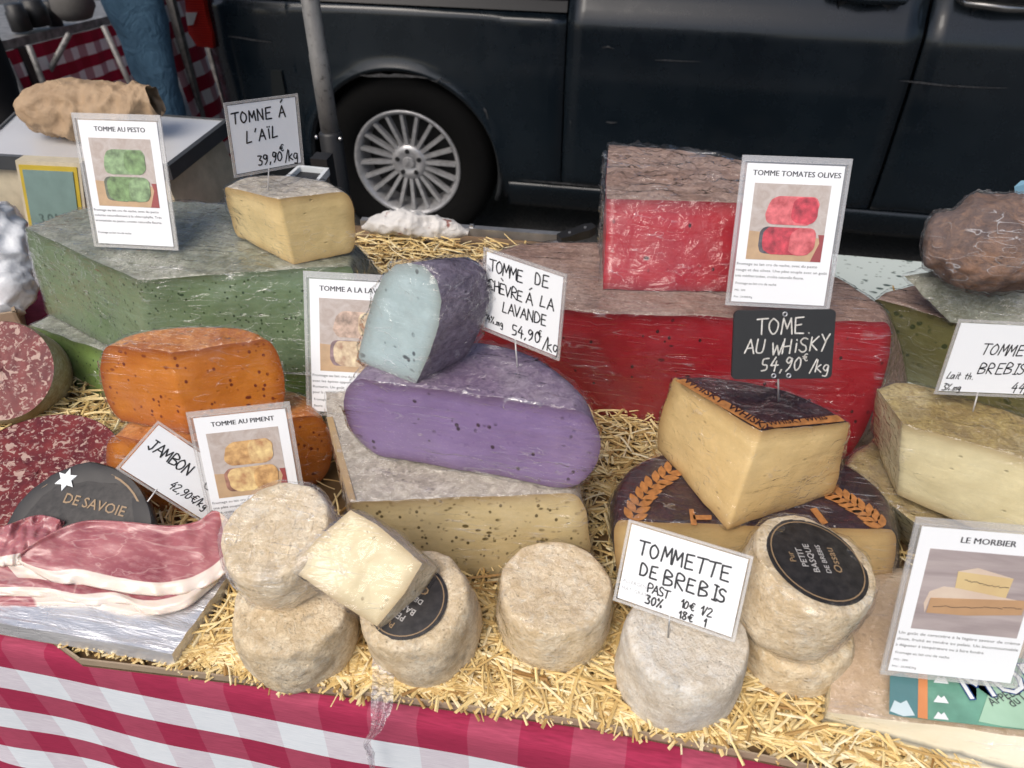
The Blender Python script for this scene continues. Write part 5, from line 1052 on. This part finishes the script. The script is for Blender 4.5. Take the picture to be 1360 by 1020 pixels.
# gathered film round the bagged cheese and the hanging tail of film
def drape(name, label, cat, rows_, mat, par=None, nu=24, amp=.004):
    L_ = [interp(a, 0) for a in []]; vs = []; NV = 40; K = len(rows_)
    for j in range(NV+1):
        x = j/NV*(K-1); k = min(int(x), K-2); f = x-k; f = f*f*(3-2*f) if False else f
        a = Vector(rows_[k][0]).lerp(Vector(rows_[k+1][0]), f); b = Vector(rows_[k][1]).lerp(Vector(rows_[k+1][1]), f)
        for i in range(nu+1):
            u = i/nu; p = a.lerp(b, u); vs.append(p+Vector((0, -1, .3))*amp*(sin(u*pi*5+j*.15)+noise.noise(p*60)*1.5)*sin(pi*min(1, u*1.0)+.0001)*.6+nz3(p, 40, amp*.5))
    o = mk(name, vs, [[j*(nu+1)+i, (j+1)*(nu+1)+i, (j+1)*(nu+1)+i+1, j*(nu+1)+i+1] for j in range(NV) for i in range(nu)], mat, par)
    if par is None: tag(o, label, cat)
    return o
drape('film_tail', 'twisted tail of cling film hanging over the gingham cloth', 'plastic film', [(U(498, 822, .06), U(528, 822, .06)), (U(496, 850, .045), U(529, 850, .045)), (U(494, 885, .022), U(525, 888, .022)), (V(495, 925, .292), V(521, 927, .292)), (V(493, 955, .288), V(519, 950, .288)), (V(488, 975, .286), V(505, 972, .286)), (V(483, 988, .285), V(490, 988, .285)), (V(487, 1003, .284), V(498, 1000, .284)), (V(494, 1024, .284), V(500, 1024, .284))], M['film_tail'], amp=.005)
drape('gathered_film', '', '', [(U(318, 690, .115), U(345, 740, .10)), (U(308, 715, .095), U(350, 762, .085)), (U(300, 740, .08), U(370, 782, .07)), (U(296, 762, .06), U(395, 788, .066))], M['film_tail'], T1, amp=.007)

# ================================================================== CARDS AND TAGS
def vec(a): return Vector(a)
def scale_eye(P, s): return EYE+(Vector(P)-EYE)*s
def rrect(cx, cy, w_, h_, r, n=5, sk=0.):
    P = []
    for qx, qy, a0 in ((1, 1, 0), (-1, 1, 90), (-1, -1, 180), (1, -1, 270)):
        for i in range(n+1): a = radians(a0+90*i/n); x = cx+qx*(w_/2-r)+r*cos(a); y = cy+qy*(h_/2-r)+r*sin(a); P.append((x+sk*(y-cy), y))
    return P
def sheet(name, P, z, mat, par, dz=.0002):
    if name in ('photo_cheese', 'photo_face', 'photo_rind') and len(P) > 8: P = [(x+.0009*noise.noise(Vector((x*160, y*160, 1))), y+.0012*noise.noise(Vector((x*160, y*160, 7)))) for x, y in P]
    n_ = len(P); return mk(name, [(x, y, z) for x, y in P]+[(x, y, z-dz) for x, y in P], [list(range(n_)), ]+[[i, n_+i, n_+(i+1) % n_, (i+1) % n_] for i in range(n_)], mat, par, smooth=False)
t = NT('photo_backdrop'); c = t.mix(t.ramp(t.noise(70, 5, .65, 1.5), [(.35, 0.), (.65, 1.)]), (.42, .35, .31), (.52, .47, .44)); t.pbr(c, .5); M['backdrop'] = t.m
M['ph_wood'] = flat('photo_table', (.50, .34, .20), .5, var=.2); M['ph_red'] = flat('photo_red', (.30, .06, .06), .5)
t = NT('photo_planks'); c = t.mix(t.ramp(t.noise(10, 5, .6, .5, sc=(1, 9, 1)), [(.35, 0.), (.65, 1.)]), (.30, .25, .25), (.44, .38, .37)); t.pbr(c, .5); M['planks'] = t.m
def info_card(label, BL, BR, TL, s, title, pal, body, extra):
    BL, BR, TL = scale_eye(BL, s), scale_eye(BR, s), scale_eye(TL, s); u = (BR-BL); w_ = u.length; v = TL-BL; h_ = v.length; u.normalize(); v = (v-u*v.dot(u)).normalized()
    th = local_thing('info_card', label, 'card', BL, u, v, 'printed cheese cards in clear sleeves'); mm = MB()
    il, ir, itp, ib = .055*w_, .055*w_, .05*h_, .028*h_
    sheet('paper', [(il, ib), (w_-ir, ib), (w_-ir, h_-itp), (il, h_-itp)], 0, M['paper'], th, .0004)
    mm = MB()
    for (x0, y0, x1, y1) in ((0, 0, w_, ib*.6), (0, h_-itp*.8, w_, h_), (0, ib*.6, il*.55, h_-itp*.8), (w_-ir*.55, ib*.6, w_, h_-itp*.8)): mm.box(((x0+x1)/2, (y0+y1)/2, 0), (x1-x0, y1-y0, .0022))
    mm.done('sleeve_edge', M['clear'], th)
    mk('sleeve_front', [(il*.5, ib*.5, .0012), (w_-ir*.5, ib*.5, .0012), (w_-ir*.5, h_-itp*.7, .0012), (il*.5, h_-itp*.7, .0012)], [[0, 1, 2, 3]], M['pane'], th)
    sheet('sleeve_back', [(il*.5, ib*.5), (w_-ir*.5, ib*.5), (w_-ir*.5, h_-itp*.7), (il*.5, h_-itp*.7)], -.0008, M['clear'], th)
    pw, ph = w_-il-ir, h_-itp-ib
    vs, fs = typeset(title, .078*pw, 0, 'CENTER'); tt = MB()
    for k_ in range(3): tt.add([(x+il+pw*.52+(k_-1)*.00018, y+ib+ph*.918, .0002+k_*.00001) for x, y, z in vs], fs)
    tt.done('title', M['print'], th)
    x0, x1, y0, y1 = il+pw*.10, il+pw*.89, ib+ph*.32, ib+ph*.865
    W_, H_ = x1-x0, y1-y0
    if pal == 'morbier':
        pho = sheet('photo', [(x0, y0), (x1+.05*pw, y0), (x1+.05*pw, y1), (x0, y1)], .0002, M['planks'], th)
        c1_, c2_, c3_, c4_ = (flat('ph_m%d' % i, k, .5) for i, k in enumerate(((.62, .50, .40), (.62, .47, .24), (.46, .28, .15), (.10, .08, .06))))
        X_ = lambda P: [(x0+x*W_, y0+y*H_) for x, y in P]
        sheet('photo_rind', X_([(.07, .34), (.10, .48), (.22, .56), (.5, .55), (.8, .5), (1.03, .46), (1.03, .42), (.12, .40), (.10, .22)]), .0004, c1_, pho)
        sheet('photo_cheese', X_([(.12, .41), (.11, .22), (.5, .23), (1.04, .30), (1.04, .48)]), .0006, c3_, pho)
        sheet('photo_wedge_top', X_([(.32, .76), (.50, .82), (.86, .73)]), .0006, c1_, pho); sheet('photo_wedge', X_([(.32, .76), (.33, .56), (.84, .49), (.86, .73)]), .0006, c2_, pho)
        for a, b in (((.40, .66), (.84, .61)), ((.16, .31), (1.02, .38))):
            mm = MB()
            for i in range(14): u0, u1 = i/14, (i+1)/14; ya, yb = (a[1]+(b[1]-a[1])*q+random.uniform(-.012, .012) for q in (u0, u1)); P = X_([(a[0]+(b[0]-a[0])*u0, ya), (a[0]+(b[0]-a[0])*u1, yb)]); mm.add([(P[0][0], P[0][1]-.0003, .0008), (P[1][0], P[1][1]-.0003, .0008), (P[1][0], P[1][1]+.0003, .0008), (P[0][0], P[0][1]+.0003, .0008)], [[0, 1, 2, 3]])
            mm.done('photo_ash_line', c4_, pho)
    else:
        pho = sheet('photo', [(x0, y0), (x1, y0), (x1, y1), (x0, y1)], .0002, M['backdrop'], th)
        X_ = lambda P: [(x0+x*W_, y0+y*H_) for x, y in P]
        sheet('photo_table', X_([(0, 0), (.86, 0), (1, .28), (1, .3), (.9, .32), (0, .38)]), .00035, M['ph_wood'], pho); sheet('photo_board', X_([(.86, .0), (1, 0), (1, .36), (.92, .36), (.95, .25)]), .0005, M['ph_red'], pho)
        A_, B_, C_ = (flat('ph_%s_%d' % (title[-3:].lower(), i), k, .45, var=.55, sc=110) for i, k in enumerate(pal))
        sheet('photo_rind', X_(rrect(.36, .26, .44, .36, .10)), .0006, C_, pho)
        sheet('photo_cheese', X_([(x+.03*sin(y*9), y) for x, y in rrect(.54, .66, .66, .36, .12)]), .0006, A_, pho); sheet('photo_face', X_(rrect(.70, .665, .34, .34, .11)), .0008, B_, pho)
        sheet('photo_cheese', X_([(x, y+.10*abs(x-.52)-.02) for x, y in rrect(.54, .26, .70, .36, .13)]), .0008, B_, pho); sheet('photo_face', X_([(x, y+.10*abs(x-.52)-.02) for x, y in rrect(.72, .26, .34, .36, .12)]), .0010, A_, pho)
    y = ib+ph*.275
    tx = MB()
    for ln in body:
        vs, fs = typeset(ln, .041*pw, 0); mx = max([v.x for v in vs]+[.001]); sx = min(1.18, (pw*.99-.002)/mx) if ln is not body[-1] else 1.; tx.add([(v.x*sx+il+.001, v.y+y, .0002) for v in vs], fs); y -= ph*.044
    y -= ph*.012 
    for ln, sz in extra: vs, fs = typeset(ln, sz*pw, 0); tx.add([(v.x+il+.002, v.y+y, .0002) for v in vs], fs); y -= ph*.05
    tx.done('lettering', M['print'], th); return th
t = NT('clear_plastic'); gl = t.n('BsdfGlossy'); gl.inputs['Roughness'].default_value = .15; tr = t.n('BsdfTransparent'); df = t.n('BsdfDiffuse'); df.inputs[0].default_value = (.75, .74, .73, 1); m1 = t.n('MixShader'); m1.inputs[0].default_value = .28
t.l(tr.outputs[0], m1.inputs[1]); t.l(df.outputs[0], m1.inputs[2]); m2 = t.n('MixShader'); m2.inputs[0].default_value = .12; t.l(m1.outputs[0], m2.inputs[1]); t.l(gl.outputs[0], m2.inputs[2]); t.l(m2.outputs[0], t.out.inputs[0]); M['clear'] = t.m
fl = 'Fromage au lait cru de vache'
info_card('printed card about pesto cheese on top of the green cheese', (-.6312, .6991, .1771), (-.5269, .7054, .1789), (-.6364, .7441, .3185), .985, 'TOMME AU PESTO', ((.22, .33, .17), (.16, .26, .11), (.12, .14, .10)),
          ['Fromage au lait cru de vache, avec du pesto', 'colorée naturellement à la chlorophylle. Très', 'aromatisée au pesto, croûte naturelle fleurie.', ' '], [(fl, .038), (' ', .03), ('MG : 50%', .03), ('Prix : 54,90€/Kg', .03)])
info_card('printed card about lavender cheese half hidden by the mint blue wedge', (-.3795, .6512, -.0033), (-.2567, .6688, -.0078), (-.3836, .7199, .1593), .872, 'TOMME A LA LAVANDE', ((.45, .33, .26), (.58, .45, .30), (.25, .17, .18)),
          ['Fromage au lait cru de vache', 'avec les épices apportées', 'Romarin. Un goût', 'pour la région.'], [(fl, .038), ('fleurie.', .038), ('MG : 50%', .03), ('Prix : 54,90€/Kg', .03)])
info_card('printed card about chilli cheese leaning on the lower orange cheese', (-.3681, .4149, .0439), (-.2819, .4451, .0452), (-.3849, .4576, .1652), 1.04, 'TOMME AU PIMENT', ((.55, .33, .14), (.62, .42, .20), (.30, .15, .11)),
          ['Fromage au lait cru de vache, avec du piment', 'une pâte souple bien relevée avec un goût', 'corsé, croûte naturelle fleurie.'], [(fl, .038), ('MG : 50%', .03)])
info_card('printed card about tomato and olive cheese in front of the red block', (.0974, .7389, .1581), (.208, .7495, .1579), (.092, .7986, .3038), .945, 'TOMME TOMATES OLIVES', ((.60, .13, .14), (.48, .05, .07), (.10, .09, .10)),
          ['Fromage au lait cru de vache, avec du pesto', 'rouge et des olives. Une pâte souple avec un goût', 'très méditerranéen, croûte naturelle fleurie.'], [(fl, .038), ('MG : 50%', .03), ('Prix : 54,90€/Kg', .03)])
info_card('printed card about the ash lined cheese standing at the lower right corner', (.2293, .3844, .0481), (.3319, .3887, .0519), (.2222, .4273, .1872), .985, 'LE MORBIER', 'morbier',
          ['Un goût de caractère à la légère saveur de crème', 'doux, fruité et tendre au palais. Un incontournable', 'à déguster à température ou à faire fondre'], [(fl, .038), ('MG : 28%', .03), ('Prix : 25,90€/Kg', .03)])
def price_tag(label, BL, BR, TL, s, lines, pin, board=False, small=()):
    BL, BR, TL = scale_eye(BL, s), scale_eye(BR, s), scale_eye(TL, s); u = (BR-BL); w_ = u.length; v = TL-BL; h_ = v.length; u.normalize(); v = (v-u*v.dot(u)).normalized()
    th = local_thing('price_tag', label, 'price tag', BL, u, v, 'handwritten price tags on pins')
    if board:
        sheet('board', rrect(w_/2, h_/2, w_, h_, .004), .001, M['slate'], th, .003); ink = M['chalk']
        for x, y in ((.5, .94), (.42, .05), (.57, .05)): MB().lathe([(.0011, .0), (.0012, .0006), (.0020, .0006), (.0021, .0)], (w_*x, h_*y, .001), n=14).done('eyelet', M['bright_metal'], th, True)
    else:
        b = .0032; sheet('paper', [(b, b), (w_-b, b), (w_-b, h_-b), (b, h_-b)], 0, M['paper'], th, .0004); ink = M['ink']; mm = MB()
        for (x0, y0, x1, y1) in ((0, 0, w_, b*.7), (0, h_-b*.7, w_, h_), (0, b*.7, b*.7, h_-b*.7), (w_-b*.7, b*.7, w_, h_-b*.7)): mm.box(((x0+x1)/2, (y0+y1)/2, 0), (x1-x0, y1-y0, .0014))
        mm.done('sleeve_edge', M['clear'], th)
        mk('sleeve_front', [(b*.6, b*.6, .0012), (w_-b*.6, b*.6, .0012), (w_-b*.6, h_-b*.6, .0012), (b*.6, h_-b*.6, .0012)], [[0, 1, 2, 3]], M['pane'], th)
    z0 = .0014 if board else .0003; wr = MB()
    for (s_, x, y, sz, lw, sl, dr, gp) in lines:
        m_ = strokes(s_, x*w_, y*h_, sz*h_, lw, sl, dr, gp); wr.add([p+Vector((0, 0, z0)) for p in m_.v], m_.f)
    wr.done('handwriting', ink, th)
    if small:
        tx = MB()
        for s_, x, y, sz, rot_ in small: vs, fs = typeset(s_, sz); tx.add([(v.x+x*w_, v.y+y*h_, z0) for v in vs], fs)
        tx.done('lettering', flat('pale_print', (.35, .36, .37), .6), th)
    if pin:
        X_ = lambda p: th.matrix_world.inverted() @ p
        a, b_, mat = pin; mk_ = MB().tube([X_(Vector(a)+0*u)-Vector((0, 0, .001)), X_(Vector(b_))], .0007, 8); mk_.done('pin', mat, th, True)
    return th
def tagp(BL, BR, TL, s, fx, fy=0.1): B0, B1, B2 = (scale_eye(p, s) for p in (BL, BR, TL)); return B0+(B1-B0)*fx+(B2-B0)*fy
c_ = ((-.4175, .6787, .2888), (-.3685, .7394, .2812), (-.4138, .685, .3629))
price_tag('white tag for the garlic cheese pinned on the pale yellow wedge', *c_, 1., [('TOMNE', .08, .72, .14, .0015, 0, .0, .93), ('Á', .70, .72, .15, .0015, 0, 0, 1), ("L'AÏL", .22, .44, .15, .0015, .0, .05, .9), ('39,90', .34, .11, .13, .0014, 0, .05, .72), ('€', .67, .25, .10, .0012, 0, 0, 1), ('/kg', .73, .10, .14, .0013, 0, 0, .65)], (tagp(*c_, 1., .5), U(356, 252, .262), M['white_pin']))
c_ = ((-.1295, .5404, .2326), (-.0552, .5012, .2374), (-.128, .5524, .3074))
price_tag('white tag for goat cheese with lavender standing on the purple cheese', *c_, 1., [('TOMME', .08, .76, .14, .0012, 0, -.05, .78), ('DE', .64, .78, .13, .0012, 0, 0, .88), ('CHÈVRE', .07, .53, .125, .0012, 0, -.02, .74), ('Á', .56, .53, .13, .0012, 0, 0, 1), ('LA', .72, .55, .13, .0012, 0, 0, .88), ('LAVANDE', .26, .32, .13, .0012, 0, .05, .78), ('24%.mg', .02, .13, .085, .0010, 0, .0, .74), ('54,90', .40, .09, .13, .0012, 0, .08, .76), ('€', .72, .19, .09, .0010, 0, 0, .8), ('/kg', .79, .07, .15, .0011, 0, 0, .6)], (tagp(*c_, 1., .43), U(687, 487, .207), M['white_pin']))
c_ = ((.0836, .5073, .2338), (.1617, .5203, .2362), (.078, .5322, .283))
price_tag('black chalk style board for whisky cheese standing on the upper wedge', *c_, 1., [('TOME.', .22, .66, .22, .0011, 0, .0, .92), ('AU', .12, .38, .20, .0011, .1, 0, .85), ('WHiSKY', .38, .36, .21, .0011, .08, .1, .80), ('54,90', .28, .12, .19, .0011, .1, .03, .78), ('€', .70, .26, .11, .0009, 0, 0, 1), ('/kg', .78, .10, .17, .0010, .1, 0, .72)], (tagp(*c_, 1., .47), U(1034, 533, .188), M['white_pin']), True)
c_ = ((.2674, .5782, .189), (.3644, .6, .181), (.2691, .5958, .2565))
price_tag('white tag for sheep cheese pinned in the golden rind at right', *c_, 1., [('TOMME', .29, .56, .14, .0011, .12, .0, .92), ('DE', .80, .56, .14, .0011, .1, 0, .9), ('BREBIS', .32, .30, .14, .0011, .12, .04, .92), ('44,90', .68, .07, .13, .0010, .1, 0, .8), ('€/kg', .92, .07, .10, .0010, .1, 0, .6), ('Lait th.', .06, .22, .09, .0008, .15, 0, .62), ('3%.mg', .05, .06, .09, .0009, .15, 0, .7)], (tagp(*c_, 1., .40), U(1292, 547, .166), M['white_pin']))
c_ = ((.0111, .3877, .0851), (.1058, .3593, .0949), (.016, .4242, .1444))
price_tag('white tag for small sheep cheese pinned in the front whitish round', *c_, 1., [('TOMMETTE', .13, .64, .165, .0016, 0, .0, .92), ('DE', .17, .40, .15, .0016, 0, 0, .85), ('BREBIS', .37, .38, .165, .0016, 0, .02, .92), ('PAST', .26, .235, .10, .0013, 0, 0, .74), ('30%', .26, .10, .10, .0014, 0, 0, .78), ('10€ 1/2', .54, .19, .092, .0012, 0, 0, .82), ('18€  1', .54, .06, .092, .0013, 0, 0, .86)], (tagp(*c_, 1., .47), U(887, 849, .074), M['pin']), small=[('ALLERGENE', .05, .26, .0042, 0), ('MAT. GRASSE', .05, .17, .0042, 0)])
c_ = ((-.4673, .4393, .0967), (-.3999, .4464, .0233), (-.4346, .4767, .1304))
price_tag('white tag for cured ham standing askew in front of the orange cheese', *c_, 1., [('JAMBON', .08, .54, .19, .0014, .0, -.03, .80), ('CRU', .74, .50, .19, .0014, 0, 0, .8), ('42,90€/kg', .48, .20, .14, .0011, .1, 0, .72)], (tagp(*c_, 1., .42), U(180, 688, .054), M['white_pin']))

# ================================================================== tidy up
for o in bpy.data.objects:
    if '_local' in o: del o['_local']
